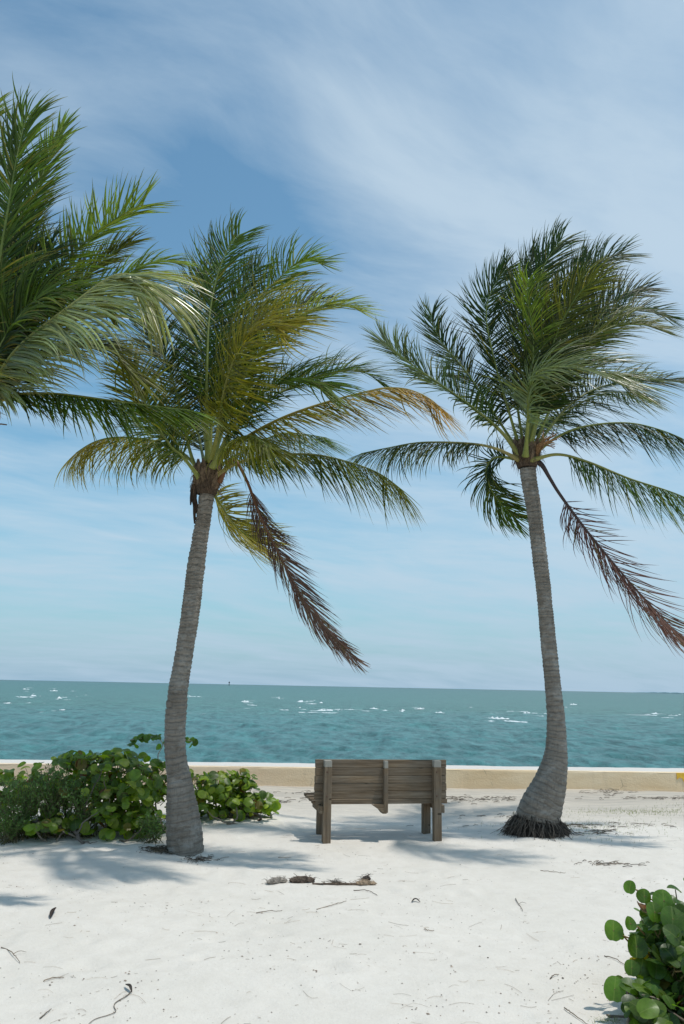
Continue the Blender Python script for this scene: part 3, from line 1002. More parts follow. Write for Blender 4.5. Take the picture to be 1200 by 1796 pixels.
o = frond(palmL, dead, 140, trim=.99, nh=(.3, -1, .2), L=.46, n=110, g=.5, wind=.6, a0=34, a1=10, dih=5, base=(.085, .050, .038), tip=(.19, .105, .070), mat=M_DRY, start=.26, rib=(.16, .07, .03), ribtip=(.10, .06, .04), pr=.02, jit=.10, clump=.25, w=.016, name='dead_frond', tail=.35)
o['label'] = 'dry brown dead frond hanging down'

# ---- palm right of the bench
DR = float(BASE_R[1])
palmR = thing('palm_tree', 'coconut palm with curved trunk on exposed dark roots right of the bench', 'palm tree', tuple(BASE_R))
tR, rR = trunk_mesh(palmR, [(900, 984, 1478), (900, 983, 1455), (903, 984, 1434), (914, 989, 1408), (928, 993, 1386), (944, 997, 1354), (953, 998, 1329), (958, 996, 1297), (959, 992, 1250), (955, 984, 1195),
                    (947, 976, 1120), (940, 968, 1040), (933, 961, 980), (925, 952, 905), (915, 943, 850), (911, 940, 822)], DR, 9)
cR = at(924, 806, DR)
crown_mass(palmR, cR, .12, .36, 21, (.0, 0))
# exposed root mass
mb = MB(); q = np.random.default_rng(17)
ctr = at(941, 1450, DR); gz = float(height(ctr[0], ctr[1], False))
for k in range(950):
    an = q.uniform(0, 6.283)
    r0 = q.uniform(.16, .27); r1 = r0 + q.uniform(.03, .20) + (.10 if q.random() < .06 else 0)
    z0 = gz + q.uniform(.05, .20) + (.06 if math.cos(an) < 0 else 0) * q.random()
    o0 = np.array([math.cos(an), math.sin(an), 0])
    an2 = an + q.normal(0, .22); o1 = np.array([math.cos(an2), math.sin(an2), 0])
    base = np.array([ctr[0], ctr[1], 0])
    P = [base + o0 * r0 + [0, 0, z0], base + (o0 * .5 + o1 * .5) * (r0 * .5 + r1 * .5) + [0, 0, (z0 + gz) / 2 + q.uniform(-.01, .03)], base + o1 * r1 + [0, 0, gz - .015]]
    C, _ = catmull(P, 7)
    C += q.normal(0, .005, C.shape)
    mb.tube(C, q.uniform(.002, .007) * np.array([1, 1, .95, .85, .75, .6, .35]), 4, (*(np.array([.075, .063, .052]) * q.uniform(.3, 2.4)), 1), cap=False)
mb.tube([ctr + [0, 0, -.10], ctr + [0, 0, -.05 + .03], ctr + [0, 0, .06], ctr + [0, 0, .12]], [.36, .30, .265, .24], 22, (.03, .024, .02, 1))
mb.build('root_mass', M_FIBRE, palmR, loc=root_loc(palmR))

FR = [
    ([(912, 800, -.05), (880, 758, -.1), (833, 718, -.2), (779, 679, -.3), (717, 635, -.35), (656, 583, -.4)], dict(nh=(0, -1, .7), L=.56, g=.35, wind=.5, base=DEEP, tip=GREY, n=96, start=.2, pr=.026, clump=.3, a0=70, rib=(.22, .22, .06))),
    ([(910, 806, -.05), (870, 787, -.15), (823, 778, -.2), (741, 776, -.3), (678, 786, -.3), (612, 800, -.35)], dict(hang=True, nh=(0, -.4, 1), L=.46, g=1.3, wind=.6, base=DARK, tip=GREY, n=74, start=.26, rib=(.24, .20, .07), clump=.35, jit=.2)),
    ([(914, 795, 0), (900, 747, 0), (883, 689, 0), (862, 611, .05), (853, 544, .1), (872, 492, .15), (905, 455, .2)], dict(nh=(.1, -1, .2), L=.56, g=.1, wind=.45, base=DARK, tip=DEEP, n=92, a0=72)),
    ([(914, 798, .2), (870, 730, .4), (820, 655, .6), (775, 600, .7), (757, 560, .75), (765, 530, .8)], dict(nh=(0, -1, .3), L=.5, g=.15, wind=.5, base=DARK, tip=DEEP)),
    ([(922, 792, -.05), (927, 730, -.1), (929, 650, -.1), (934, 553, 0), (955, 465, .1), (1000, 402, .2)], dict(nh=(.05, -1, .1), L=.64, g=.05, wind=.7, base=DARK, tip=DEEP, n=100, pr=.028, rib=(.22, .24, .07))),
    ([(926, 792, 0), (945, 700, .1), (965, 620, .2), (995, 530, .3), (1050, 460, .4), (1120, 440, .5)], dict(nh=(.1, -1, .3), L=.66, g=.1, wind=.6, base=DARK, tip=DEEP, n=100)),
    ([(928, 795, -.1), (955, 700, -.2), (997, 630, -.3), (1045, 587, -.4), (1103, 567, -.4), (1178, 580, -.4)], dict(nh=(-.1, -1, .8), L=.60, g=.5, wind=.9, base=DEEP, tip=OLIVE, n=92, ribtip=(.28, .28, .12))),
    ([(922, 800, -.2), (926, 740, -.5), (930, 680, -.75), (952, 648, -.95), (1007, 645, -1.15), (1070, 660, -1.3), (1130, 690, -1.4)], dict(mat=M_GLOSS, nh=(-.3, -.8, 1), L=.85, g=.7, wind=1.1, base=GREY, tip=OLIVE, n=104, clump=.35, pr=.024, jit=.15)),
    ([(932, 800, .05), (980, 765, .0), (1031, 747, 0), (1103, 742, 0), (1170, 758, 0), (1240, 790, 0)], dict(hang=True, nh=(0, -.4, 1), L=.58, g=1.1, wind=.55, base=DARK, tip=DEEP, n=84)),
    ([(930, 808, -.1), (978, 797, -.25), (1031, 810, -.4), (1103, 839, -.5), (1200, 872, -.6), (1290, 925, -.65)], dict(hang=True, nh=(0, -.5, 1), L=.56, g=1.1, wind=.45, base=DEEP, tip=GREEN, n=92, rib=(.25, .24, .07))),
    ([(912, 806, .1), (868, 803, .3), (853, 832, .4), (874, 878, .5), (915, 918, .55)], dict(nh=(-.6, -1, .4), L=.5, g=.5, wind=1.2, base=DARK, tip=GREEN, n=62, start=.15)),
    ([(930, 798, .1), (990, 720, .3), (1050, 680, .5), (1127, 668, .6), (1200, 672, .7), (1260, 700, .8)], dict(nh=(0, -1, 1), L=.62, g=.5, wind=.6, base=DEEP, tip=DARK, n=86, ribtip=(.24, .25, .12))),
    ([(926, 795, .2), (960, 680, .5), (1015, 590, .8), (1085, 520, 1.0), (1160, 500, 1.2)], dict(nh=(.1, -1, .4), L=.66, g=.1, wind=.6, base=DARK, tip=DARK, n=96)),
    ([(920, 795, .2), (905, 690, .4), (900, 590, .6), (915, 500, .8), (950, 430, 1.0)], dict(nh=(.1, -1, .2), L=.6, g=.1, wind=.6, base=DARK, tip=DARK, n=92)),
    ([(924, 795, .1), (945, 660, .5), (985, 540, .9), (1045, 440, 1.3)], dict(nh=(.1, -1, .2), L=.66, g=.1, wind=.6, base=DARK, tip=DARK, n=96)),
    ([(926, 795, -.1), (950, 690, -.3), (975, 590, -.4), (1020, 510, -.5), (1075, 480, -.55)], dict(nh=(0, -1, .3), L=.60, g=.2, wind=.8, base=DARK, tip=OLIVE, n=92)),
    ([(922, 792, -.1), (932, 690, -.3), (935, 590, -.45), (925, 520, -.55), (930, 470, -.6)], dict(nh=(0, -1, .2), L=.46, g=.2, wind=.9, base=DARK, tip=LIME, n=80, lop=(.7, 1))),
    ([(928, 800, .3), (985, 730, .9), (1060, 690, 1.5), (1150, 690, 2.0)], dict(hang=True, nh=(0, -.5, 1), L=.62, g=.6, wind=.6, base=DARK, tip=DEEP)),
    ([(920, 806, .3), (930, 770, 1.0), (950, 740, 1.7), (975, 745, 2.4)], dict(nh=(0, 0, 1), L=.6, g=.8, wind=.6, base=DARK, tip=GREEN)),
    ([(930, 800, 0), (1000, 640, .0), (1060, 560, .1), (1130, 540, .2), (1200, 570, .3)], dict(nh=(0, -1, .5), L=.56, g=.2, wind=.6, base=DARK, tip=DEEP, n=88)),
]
for i, (p, kw) in enumerate(FR):
    frond(palmR, px3(p, DR), 200 + i, **kw)
deadp = px3([(936, 806, -.05), (950, 815, -.1), (964, 838, -.12), (984, 870, -.15), (1030, 932, -.15), (1095, 1010, -.12), (1155, 1076, -.1), (1203, 1126, -.05)], DR)
o = frond(palmR, deadp, 240, trim=.99, nh=(.4, -1, .2), L=.66, n=110, g=.12, wind=.85, a0=52, a1=16, dih=5, base=(.12, .055, .045), tip=(.19, .10, .07), mat=M_DRY, start=.24, rib=(.045, .03, .03), ribtip=(.10, .06, .05), pr=.024, w=.022, name='dead_frond', jit=.14, clump=.2, lop=(.35, 1))
o['label'] = 'dry reddish brown dead frond hanging to the right'
# pale flower stalks in the crown
mb = MB(); q = np.random.default_rng(77)
for k in range(22):
    a = at(942, 800, DR - .12)
    P = [a, a + np.array([.05 + q.normal(0, .03), -.05, .15]), a + np.array([q.uniform(.05, .32), q.normal(0, .08), q.uniform(.15, .38)])]
    C, _ = catmull(P, 8); C += q.normal(0, .006, C.shape)
    mb.tube(C, .006, 4, (*(np.array([.30, .17, .08]) * q.uniform(.5, 1.2)), 1))
mb.build('flower_stalk', M_DEB, palmR, loc=root_loc(palmR))

# ---- nearer palm, trunk just outside the left edge
DN = 7.2
bN = at(-215, 1640, DN); bN = np.array([bN[0], DN, float(height(bN[0], DN))])
palmN = thing('palm_tree', 'nearest coconut palm, only its large crown reaching in from the left edge', 'palm tree', tuple(bN))
C0 = at(-60, 800, DN)
mbp = []
base_px = None
# silhouette given in world, converted to pixel-free profile
def trunk_world(palm, P, r, seed):
    A, Ln = catmull(np.hstack([np.array(P), np.array(r)[:, None]]), 380)
    C = A[:, :3]; rr = A[:, 3]; S = 32
    dist = np.concatenate([[0], np.cumsum(np.linalg.norm(np.diff(C, axis=0), axis=1))])
    T = np.gradient(C, axis=0); T /= np.linalg.norm(T, axis=1)[:, None]
    V = []; UV = []; F = []
    for i in range(len(C)):
        X = np.cross(np.array([0, 1.0, 0]), T[i]); X /= np.linalg.norm(X); Y = np.cross(T[i], X)
        for k in range(S):
            an = 2 * math.pi * k / S
            ph = ((dist[i] + .02 * math.sin(an)) / .06) % 1
            q_ = rr[i] + .006 * (ph - .5) + .010 * float(vnoise(math.cos(an) * 2 + 5, math.sin(an) * 2 + dist[i] * 1.6, seed))
            V.append(C[i] + q_ * (math.cos(an) * X + math.sin(an) * Y)); UV.append((k / S, dist[i]))
    for i in range(len(C) - 1):
        for k in range(S):
            k2 = (k + 1) % S
            F.append((i * S + k, i * S + k2, (i + 1) * S + k2, (i + 1) * S + k))
    F.append(tuple((len(C) - 1) * S + k for k in range(S)))
    mesh_obj('trunk', V, F, M_BARK, palm, uv=UV, smooth=True, loc=root_loc(palm))


trunk_world(palmN, [bN + [0, 0, -.15], bN + [0, 0, .1], bN + [.0, 0, .8], bN * [1, 1, 0] * .75 + C0 * .25 * [1, 1, 0] + [0, 0, 1.9], C0 + [-.08, 0, -.9], C0 + [0, 0, -.15]], [.25, .24, .17, .13, .115, .11], 12)
crown_mass(palmN, C0, .12, .36, 33)
X0, Y0 = -60, 770
FN = [
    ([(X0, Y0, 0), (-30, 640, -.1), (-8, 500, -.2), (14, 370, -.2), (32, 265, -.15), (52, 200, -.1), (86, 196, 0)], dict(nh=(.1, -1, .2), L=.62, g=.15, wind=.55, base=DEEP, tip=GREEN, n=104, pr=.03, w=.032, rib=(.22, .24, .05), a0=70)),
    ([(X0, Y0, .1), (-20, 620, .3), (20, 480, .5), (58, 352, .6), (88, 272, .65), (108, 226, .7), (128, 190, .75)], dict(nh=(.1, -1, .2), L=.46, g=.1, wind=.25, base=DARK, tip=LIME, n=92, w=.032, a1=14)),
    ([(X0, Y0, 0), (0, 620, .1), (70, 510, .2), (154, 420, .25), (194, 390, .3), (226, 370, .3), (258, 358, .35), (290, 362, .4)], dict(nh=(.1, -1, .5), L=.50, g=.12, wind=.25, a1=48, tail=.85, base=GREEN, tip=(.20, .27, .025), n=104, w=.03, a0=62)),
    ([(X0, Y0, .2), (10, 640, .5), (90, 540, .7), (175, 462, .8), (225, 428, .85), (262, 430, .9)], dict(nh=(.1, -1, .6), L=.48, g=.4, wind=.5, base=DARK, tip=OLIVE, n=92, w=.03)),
    ([(X0, Y0, -.2), (-25, 700, -.45), (30, 612, -.7), (129, 532, -.9), (198, 484, -1.0), (238, 486, -1.05), (268, 512, -1.1), (296, 552, -1.1)], dict(mat=M_GLOSS, nh=(-.35, -.75, 1), L=.95, g=.8, wind=.03, base=(.19, .24, .11), tip=(.26, .27, .07), n=112, w=.040, a0=66, a1=30, dih=-34, jit=.07, clump=.25, pr=.024, start=.18, tail=.5, ribtip=(.3, .3, .12))),  # pale gloss of this frond is part of its leaf colour
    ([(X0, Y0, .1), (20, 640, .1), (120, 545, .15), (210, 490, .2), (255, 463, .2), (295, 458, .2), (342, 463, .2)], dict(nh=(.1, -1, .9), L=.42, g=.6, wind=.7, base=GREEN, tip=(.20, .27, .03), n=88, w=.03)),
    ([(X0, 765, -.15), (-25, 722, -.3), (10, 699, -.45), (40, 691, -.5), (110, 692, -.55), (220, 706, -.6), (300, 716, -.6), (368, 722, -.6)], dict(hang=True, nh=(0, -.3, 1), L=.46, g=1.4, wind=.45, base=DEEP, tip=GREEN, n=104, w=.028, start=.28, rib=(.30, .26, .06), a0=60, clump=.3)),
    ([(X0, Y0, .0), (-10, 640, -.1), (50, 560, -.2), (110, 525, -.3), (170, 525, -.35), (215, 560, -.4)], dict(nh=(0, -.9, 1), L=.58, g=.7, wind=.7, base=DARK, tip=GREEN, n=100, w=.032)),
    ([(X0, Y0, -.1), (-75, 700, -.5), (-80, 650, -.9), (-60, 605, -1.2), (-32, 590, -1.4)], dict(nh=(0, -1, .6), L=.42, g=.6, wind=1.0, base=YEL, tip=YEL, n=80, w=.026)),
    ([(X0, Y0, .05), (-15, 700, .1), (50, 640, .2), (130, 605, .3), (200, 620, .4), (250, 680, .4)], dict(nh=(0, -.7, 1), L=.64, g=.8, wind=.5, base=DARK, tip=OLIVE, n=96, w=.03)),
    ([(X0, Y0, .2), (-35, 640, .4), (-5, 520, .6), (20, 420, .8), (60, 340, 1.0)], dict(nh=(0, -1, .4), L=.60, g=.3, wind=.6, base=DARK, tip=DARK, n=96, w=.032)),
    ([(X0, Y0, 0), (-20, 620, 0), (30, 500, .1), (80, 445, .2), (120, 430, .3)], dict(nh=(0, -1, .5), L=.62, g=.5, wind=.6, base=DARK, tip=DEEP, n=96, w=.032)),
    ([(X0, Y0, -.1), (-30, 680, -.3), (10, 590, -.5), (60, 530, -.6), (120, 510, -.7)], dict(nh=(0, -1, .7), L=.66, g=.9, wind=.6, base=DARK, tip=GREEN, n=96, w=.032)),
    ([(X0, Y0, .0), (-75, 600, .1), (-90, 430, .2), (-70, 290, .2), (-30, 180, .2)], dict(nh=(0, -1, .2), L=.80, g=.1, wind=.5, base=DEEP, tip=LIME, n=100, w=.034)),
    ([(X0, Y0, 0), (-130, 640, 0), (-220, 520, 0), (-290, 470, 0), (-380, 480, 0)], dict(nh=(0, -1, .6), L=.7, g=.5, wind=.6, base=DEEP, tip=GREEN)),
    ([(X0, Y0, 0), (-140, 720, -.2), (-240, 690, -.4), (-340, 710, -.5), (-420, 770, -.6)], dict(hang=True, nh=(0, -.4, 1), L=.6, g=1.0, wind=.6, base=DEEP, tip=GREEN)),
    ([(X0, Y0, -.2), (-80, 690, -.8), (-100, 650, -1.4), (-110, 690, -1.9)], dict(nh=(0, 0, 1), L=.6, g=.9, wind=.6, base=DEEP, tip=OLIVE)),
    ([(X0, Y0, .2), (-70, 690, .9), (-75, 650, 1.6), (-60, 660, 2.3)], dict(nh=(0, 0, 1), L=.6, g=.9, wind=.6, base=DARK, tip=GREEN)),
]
for i, (p, kw) in enumerate(FN):
    frond(palmN, px3(p, DN), 300 + i, **kw)
# dry stalk poking into the frame
mb = MB()
C, _ = catmull(px3([(-60, 790, 0), (-30, 752, -.05), (-5, 744, -.1), (12, 745, -.12)], DN), 10)
mb.tube(C, np.linspace(.012, .006, 10), 6, (.16, .09, .05, 1))
mb.build('flower_stalk', M_DEB, palmN, loc=root_loc(palmN))


# ------------------------------------------------------------------ bench
def bench():
    gz = float(height(BASE_B[0], BASE_B[1], False))
    t = thing('park_bench', 'weathered grey brown timber bench seen from behind, facing the sea', 'bench', (BASE_B[0], BASE_B[1] + .05, gz))
    t.rotation_euler = (0, 0, R(10.5))

    def part(name, boxes, grain=1, pale=None, jit=.0012, bev=.005):
        mb = MB()
        for (lo, hi, *rest) in boxes:
            mb.box(lo, hi, bev, None, (grain, rest[0] if rest else 0, 0, 1), jit)
        V = np.vstack(mb.V); c = (V.min(0) + V.max(0)) / 2
        me = mesh_obj(name, V, mb.F, M_WOOD, None, mb.M, np.vstack(mb.C), loc=c)
        me.parent = t
        me.location = c
        return me
    SX = .635
    top = .885
    for s, dx in ((-1, 0), (1, .0)):
        # rear post: tapered lower part by two stacked lengths, pale worn head
        part('post', [((s * SX - .044, -.045, -.12), (s * SX + .044, .045, top - .075)),
                      ((s * SX - .042, -.043, top - .074), (s * SX + .042, .043, top - .002), .75)], 0)
        part('leg', [((s * SX - .045 + .005, .40, -.12), (s * SX + .045 + .005, .49, .395))], 0)
    # centre brace
    part('brace', [((.012, -.02, .32), (.062, .045, top - .09)), ((.014, -.018, top - .089), (.060, .045, top - .006), .75)], 0)
    # gusset: triangular end of the middle seat bearer
    mb = MB()
    x0, x1 = .014, .060
    prof = [(.047, .30), (.047, .40), (.46, .40), (.46, .34), (.16, .30)]
    V = [(x, y, z) for x in (x0, x1) for (y, z) in prof]
    n = len(prof)
    F = [tuple(range(n))[::-1], tuple(range(n, 2 * n))] + [(i, (i + 1) % n, n + (i + 1) % n, n + i) for i in range(n)]
    mb.add(V, F, (1, 0, 0, 1))
    # sloping cheek under the seat at the centre
    V = [(-.13, -.016, .408), (.012, -.016, .408), (.012, -.016, .325), (.0, -.016, .325),
         (-.13, .02, .408), (.012, .02, .408), (.012, .02, .325), (.0, .02, .325)]
    mb.add(V, [(0, 3, 2, 1), (4, 5, 6, 7), (0, 1, 5, 4), (1, 2, 6, 5), (2, 3, 7, 6), (3, 0, 4, 7)], (1, 0, 0, 1))
    o = mesh_obj('seat_bearer', np.vstack(mb.V), mb.F, M_WOOD, None, mb.M, np.vstack(mb.C)); o.parent = t
    for s in (-1, 1):
        xo = s * (SX + (.066 if s > 0 else -.02)) + (0 if s > 0 else -.085)
        part('seat_bearer', [((xo - .019, -.03, .315), (xo + .019, .52, .398))], 1)
    for s in (-1, 1):
        for z in (.50, .76):
            for dx in (-.012,):
                mb = MB()
                mb.tube([(s * SX + dx, -.052, z), (s * SX + dx, -.047, z), (s * SX + dx, -.040, z)], [.007, .010, .010], 8)
                o = mesh_obj('bolt', np.vstack(mb.V), mb.F, M_BOLT, None); o.parent = t
    # back boards (far side of the posts)
    zs = [.4595, .545, .632, .712, .797, top + .002]
    q = np.random.default_rng(2)
    for i in range(5):
        dxl, dxr = q.uniform(-.004, .004, 2)
        part('back_slat', [((-.768 + dxl, .047 + q.uniform(0, .004), zs[i] + .0002), (.768 + dxr, .085, zs[i + 1] - .0002))], 1, jit=.0009, bev=.0065)
    # ledge board under the back, and seat boards
    part('back_slat', [((-.755, .046, .405), (.775, .084, .458))], 1)
    for i in range(4):
        y0 = .095 + i * .112; zz = .402 + .012 * i
        part('seat_slat', [((-.785 - .012 * i, y0, zz), (.785, y0 + .102, zz + .036))], 1, jit=.002)
    return t


bench()


# ------------------------------------------------------------------ broad leaved bushes
def leaf_disc(mb, p, nrm, updir, size, col, q, cup=.12, dark=None):
    """round sea grape leaf with a notch at the stalk, gently folded along its midrib"""
    nrm = nrm / np.linalg.norm(nrm)
    v = updir - nrm * updir.dot(nrm)
    if np.linalg.norm(v) < 1e-3: v = np.cross(nrm, [1, 0, 0.1])
    v /= np.linalg.norm(v)
    u = np.cross(v, nrm)
    m = 18
    V = [p + nrm * 0.0]; UV = [(0, 0)]
    ri = q.uniform(-.1, .1)
    wv_ = q.uniform(0, 6.28); fold = q.uniform(-.25, .55)
    asp = q.uniform(.86, 1.06)
    rings = []
    for rr_ in (.55, 1.0):
        for k in range(m):
            a = 2 * math.pi * k / m + math.pi / 2
            rad = size * .5 * rr_
            if rr_ == 1.0:
                dn = abs(((a - (-math.pi / 2 + 2 * math.pi)) + math.pi) % (2 * math.pi) - math.pi)
                rad *= 1 - .14 * math.exp(-(dn / .28) ** 2) + .02 * math.sin(3 * a + wv_)
            x = math.cos(a) * rad * asp; y = math.sin(a) * rad
            z = -cup * (x * x + y * y) / (size * .5) + fold * abs(x) * rr_ + .05 * size * rr_ * math.sin(2 * a + wv_)
            V.append(p + u * x + v * y + nrm * z)
            UV.append((x / (size * .5), y / (size * .5)))
    F = []
    for k in range(m):
        k2 = (k + 1) % m
        F.append((0, 1 + k, 1 + k2))
        F.append((1 + k, 1 + m + k, 1 + m + k2, 1 + k2))
    mb.add(V, F, (*col, 1), UV)


def grape_bush(name, label, blobs, nleaf, size, seed, base, extra=None, group=None, stems=26, cols=None):
    """blobs: (centre xyz, radii xyz, weight)"""
    q = np.random.default_rng(seed)
    t = thing(name, label, 'bush', tuple(base), group)
    lv = MB(); st = MB()
    w = np.array([b[2] for b in blobs], float); w /= w.sum()
    cols = cols or [(.130, .205, .018), (.175, .265, .022), (.075, .135, .016), (.24, .31, .03), (.110, .180, .024)]
    tips = []
    for k in range(nleaf):
        b = blobs[q.choice(len(blobs), p=w)]
        c = np.array(b[0]); r = np.array(b[1])
        if q.random() < .22: c = c * [1, 1, .45]
        d = q.normal(0, 1, 3); d /= np.linalg.norm(d)
        f = q.random() ** .35
        if d[2] < -.35: d[2] *= .4
        p = c + d * r * f
        gz = float(height(p[0], p[1], False))
        if p[2] < gz + .04: p[2] = gz + q.uniform(.04, .12)
        nrm = d * .55 + np.array([.1, -.25, .75]) + q.normal(0, .45, 3)
        upv = np.array([q.normal(0, .5), q.normal(0, .3), 1.0])
        cc = np.array(cols[q.integers(len(cols))]) * q.uniform(.7, 1.3)
        if q.random() < (.05 if size > .1 else .01): cc = np.array([.24, .19, .03]) * q.uniform(.6, 1.1)
        if q.random() < .03: cc = np.array([.16, .06, .02])
        leaf_disc(lv, p, nrm, upv, size * q.uniform(.5, 1.2), cc, q, q.uniform(.02, .3))
        # short red-brown stalk back into the bush
        nb = p - nrm / np.linalg.norm(nrm) * size * .5 + (c - p) * .25
        if q.random() < .6:
            C, _ = catmull([p - upv / np.linalg.norm(upv) * size * .05, (p + nb) / 2 + q.normal(0, .01, 3), nb], 4)
            st.tube(C, [.003, .0035, .004, .005], 4, (.13, .10, .04, 1), cap=False)
        tips.append(p)
    tips = np.array(tips)
    for k in range(stems):
        p = tips[q.integers(len(tips))]
        bx = base[0] + q.normal(0, .25) * 1.0 + (p[0] - base[0]) * .55
        by = base[1] + q.normal(0, .15) + (p[1] - base[1]) * .55
        b0 = np.array([bx, by, float(height(bx, by, False)) - .03])
        mid = (b0 + p) / 2 + np.array([q.normal(0, .08), q.normal(0, .08), -.03])
        C, _ = catmull([b0, mid, p], 12)
        C += q.normal(0, .006, C.shape)
        st.tube(C, np.linspace(q.uniform(.010, .020), .004, 12), 5, (*(np.array([.20, .16, .12]) * q.uniform(.5, 1.3)), 1))
    if extra: extra(lv, st, q)
    lv.build('leaves', M_GRAPE, t, smooth=True, loc=root_loc(t))
    st.build('stem', M_STEM, t, smooth=True, loc=root_loc(t))
    return t


def B(px_, py_, Y, rx, ry, rz, w):
    return (at(px_, py_, Y), (rx, ry, rz), w)


def sprig(lv, st, q):
    # the long sprig sticking up behind the trunk
    C, _ = catmull([at(282, 1345, 9.7), at(277, 1325, 9.7), at(286, 1305, 9.68), at(270, 1293, 9.65), at(228, 1298, 9.6)], 20)
    st.tube(C, np.linspace(.008, .004, 20), 5, (.42, .40, .36, 1))
    C2, _ = catmull([at(286, 1305, 9.68), at(310, 1298, 9.7), at(338, 1300, 9.7)], 12)
    st.tube(C2, np.linspace(.006, .003, 12), 5, (.36, .34, .29, 1))
    for p in list(C[8:]) + list(C2[2:]):
        for _ in range(2):
            leaf_disc(lv, p + q.normal(0, .025, 3) + [0, 0, -.005], np.array([q.normal(0, .5), -.5 + q.normal(0, .4), .6]), np.array([q.normal(0, .6), 0, 1.0]),
                      q.uniform(.06, .095), np.array([.075, .15, .022]) * q.uniform(.6, 1.5), q)


grape_bush('sea_grape_bush', 'large round leaved sea grape bush left of the straight trunked palm', [
    B(60, 1385, 9.9, .55, .6, .30, 1.2), B(130, 1375, 9.8, .45, .6, .36, 1.4), B(200, 1372, 9.6, .42, .6, .40, 1.8), B(255, 1380, 9.5, .36, .5, .36, 1.5),
    B(90, 1448, 9.15, .35, .25, .14, .7), B(220, 1430, 9.2, .40, .3, .20, 1.1), B(-60, 1400, 9.9, .8, .7, .38, 1.6), B(-200, 1420, 9.9, .8, .7, .40, 1.2),
    B(200, 1330, 9.7, .30, .3, .12, .7), B(135, 1335, 9.8, .25, .3, .12, .6)],
    1650, .122, 41, ground(150, 1465), sprig, stems=50)
grape_bush('sea_grape_bush', 'small low sea grape bush between the straight trunked palm and the bench', [
    B(375, 1385, 10.4, .26, .45, .26, 1.3), B(420, 1395, 10.5, .26, .4, .24, 1.3), B(455, 1412, 10.5, .24, .35, .15, 1.0), B(395, 1375, 10.5, .2, .3, .20, .8), B(430, 1372, 10.5, .14, .2, .16, .6), B(340, 1390, 10.3, .3, .5, .28, 1.0)],
    620, .112, 42, ground(410, 1440), stems=26)


def near_extra(lv, st, q):
    # a few single leaves placed as they stand out against the sand
    for (x, y, Y, s, nx, c) in ((1076, 1632, 4.9, .135, -.1, 1.0), (1105, 1556, 4.95, .09, -.7, 1.0), (1130, 1572, 4.95, .10, -.1, .8), (1164, 1580, 4.9, .15, .0, 1.1), (1125, 1778, 4.65, .12, .1, 1.3),
                                (1078, 1735, 4.7, .15, -.3, 1.2), (1105, 1620, 4.85, .09, .4, .9), (1148, 1600, 4.85, .13, .2, .9), (1180, 1612, 4.8, .16, .0, .9), (1108, 1698, 4.8, .10, -.2, .8),
                                (1116, 1660, 4.85, .15, .1, .55), (1090, 1640, 4.9, .06, .5, .8)):
        p = at(x, y, Y)
        leaf_disc(lv, p, np.array([nx, -1.0, .45]), np.array([.15, 0, 1.0]), s * .86, np.array([.080, .160, .020]) * c, q, .08)
        C, _ = catmull([p, p + [.05, .03, -.02], at(x + 60, y + 60, Y + .15)], 6)
        st.tube(C, np.linspace(.004, .007, 6), 5, (.20, .13, .05, 1))


grape_bush('sea_grape_bush', 'near sea grape bush with glossy round leaves at the lower right corner', [
    B(1160, 1640, 4.95, .13, .25, .22, 1.4), B(1215, 1620, 5.1, .25, .35, .26, 1.4), B(1185, 1720, 4.85, .24, .3, .20, 1.6), B(1290, 1680, 5.0, .4, .5, .34, 1.6), B(1135, 1765, 4.65, .14, .2, .11, 1.0), B(1230, 1800, 4.5, .35, .3, .18, 1.2)],
    600, .098, 43, ground(1250, 1740), near_extra, stems=46, cols=[(.055, .120, .016), (.075, .155, .020), (.035, .080, .014), (.110, .185, .025), (.060, .110, .022)])


def feather_shrub():
    q = np.random.default_rng(51)
    t = thing('feathery_shrub', 'fine leaved dark green shrub in front of the large sea grape bush', 'shrub', tuple(ground(80, 1475)))
    lv = MB(); st = MB()
    blobs = [B(100, 1390, 9.25, .33, .25, .24, 2.0), B(40, 1410, 9.2, .30, .25, .22, 1.5), B(150, 1410, 9.2, .22, .2, .16, 1.0), B(15, 1450, 9.05, .22, .2, .12, 1.0), B(-60, 1420, 9.2, .4, .3, .25, 1.2), B(270, 1455, 8.95, .16, .12, .08, .6)]
    w = np.array([b[2] for b in blobs]); w /= w.sum()
    for k in range(330):
        b = blobs[q.choice(len(blobs), p=w)]
        d = q.normal(0, 1, 3); d /= np.linalg.norm(d); d[2] = abs(d[2])
        p = b[0] + d * np.array(b[1]) * q.random() ** .4
        gz = float(height(p[0], p[1], False))
        root = np.array([b[0][0] + q.normal(0, .08), b[0][1] + q.normal(0, .06), gz - .02])
        C, Ln = catmull([root, (root + p) / 2 + q.normal(0, .03, 3), p, p + d * .05 + [0, 0, .05]], 14)
        st.tube(C, np.linspace(.004, .0015, 14), 4, (.12, .11, .05, 1), cap=False)
        for j in range(5, 14):
            for _ in range(3):
                dd = (C[j] - C[j - 1]); dd /= np.linalg.norm(dd) + 1e-6
                o = q.normal(0, 1, 3); o -= dd * o.dot(dd); o /= np.linalg.norm(o)
                ln = q.uniform(.025, .05); dr = dd * .7 + o * .8; dr /= np.linalg.norm(dr)
                sd_ = np.cross(dr, q.normal(0, 1, 3)); sd_ /= np.linalg.norm(sd_)
                a = C[j]; wd = q.uniform(.004, .008)
                lv.add([a, a + dr * ln * .5 + sd_ * wd, a + dr * ln, a + dr * ln * .5 - sd_ * wd], [(0, 1, 2, 3)], (*(np.array([.105, .185, .045]) * q.uniform(.5, 1.6)), 1))
    lv.build('leaves', M_SHRUB, t, loc=root_loc(t))
    st.build('stem', M_STEM, t, loc=root_loc(t))


feather_shrub()


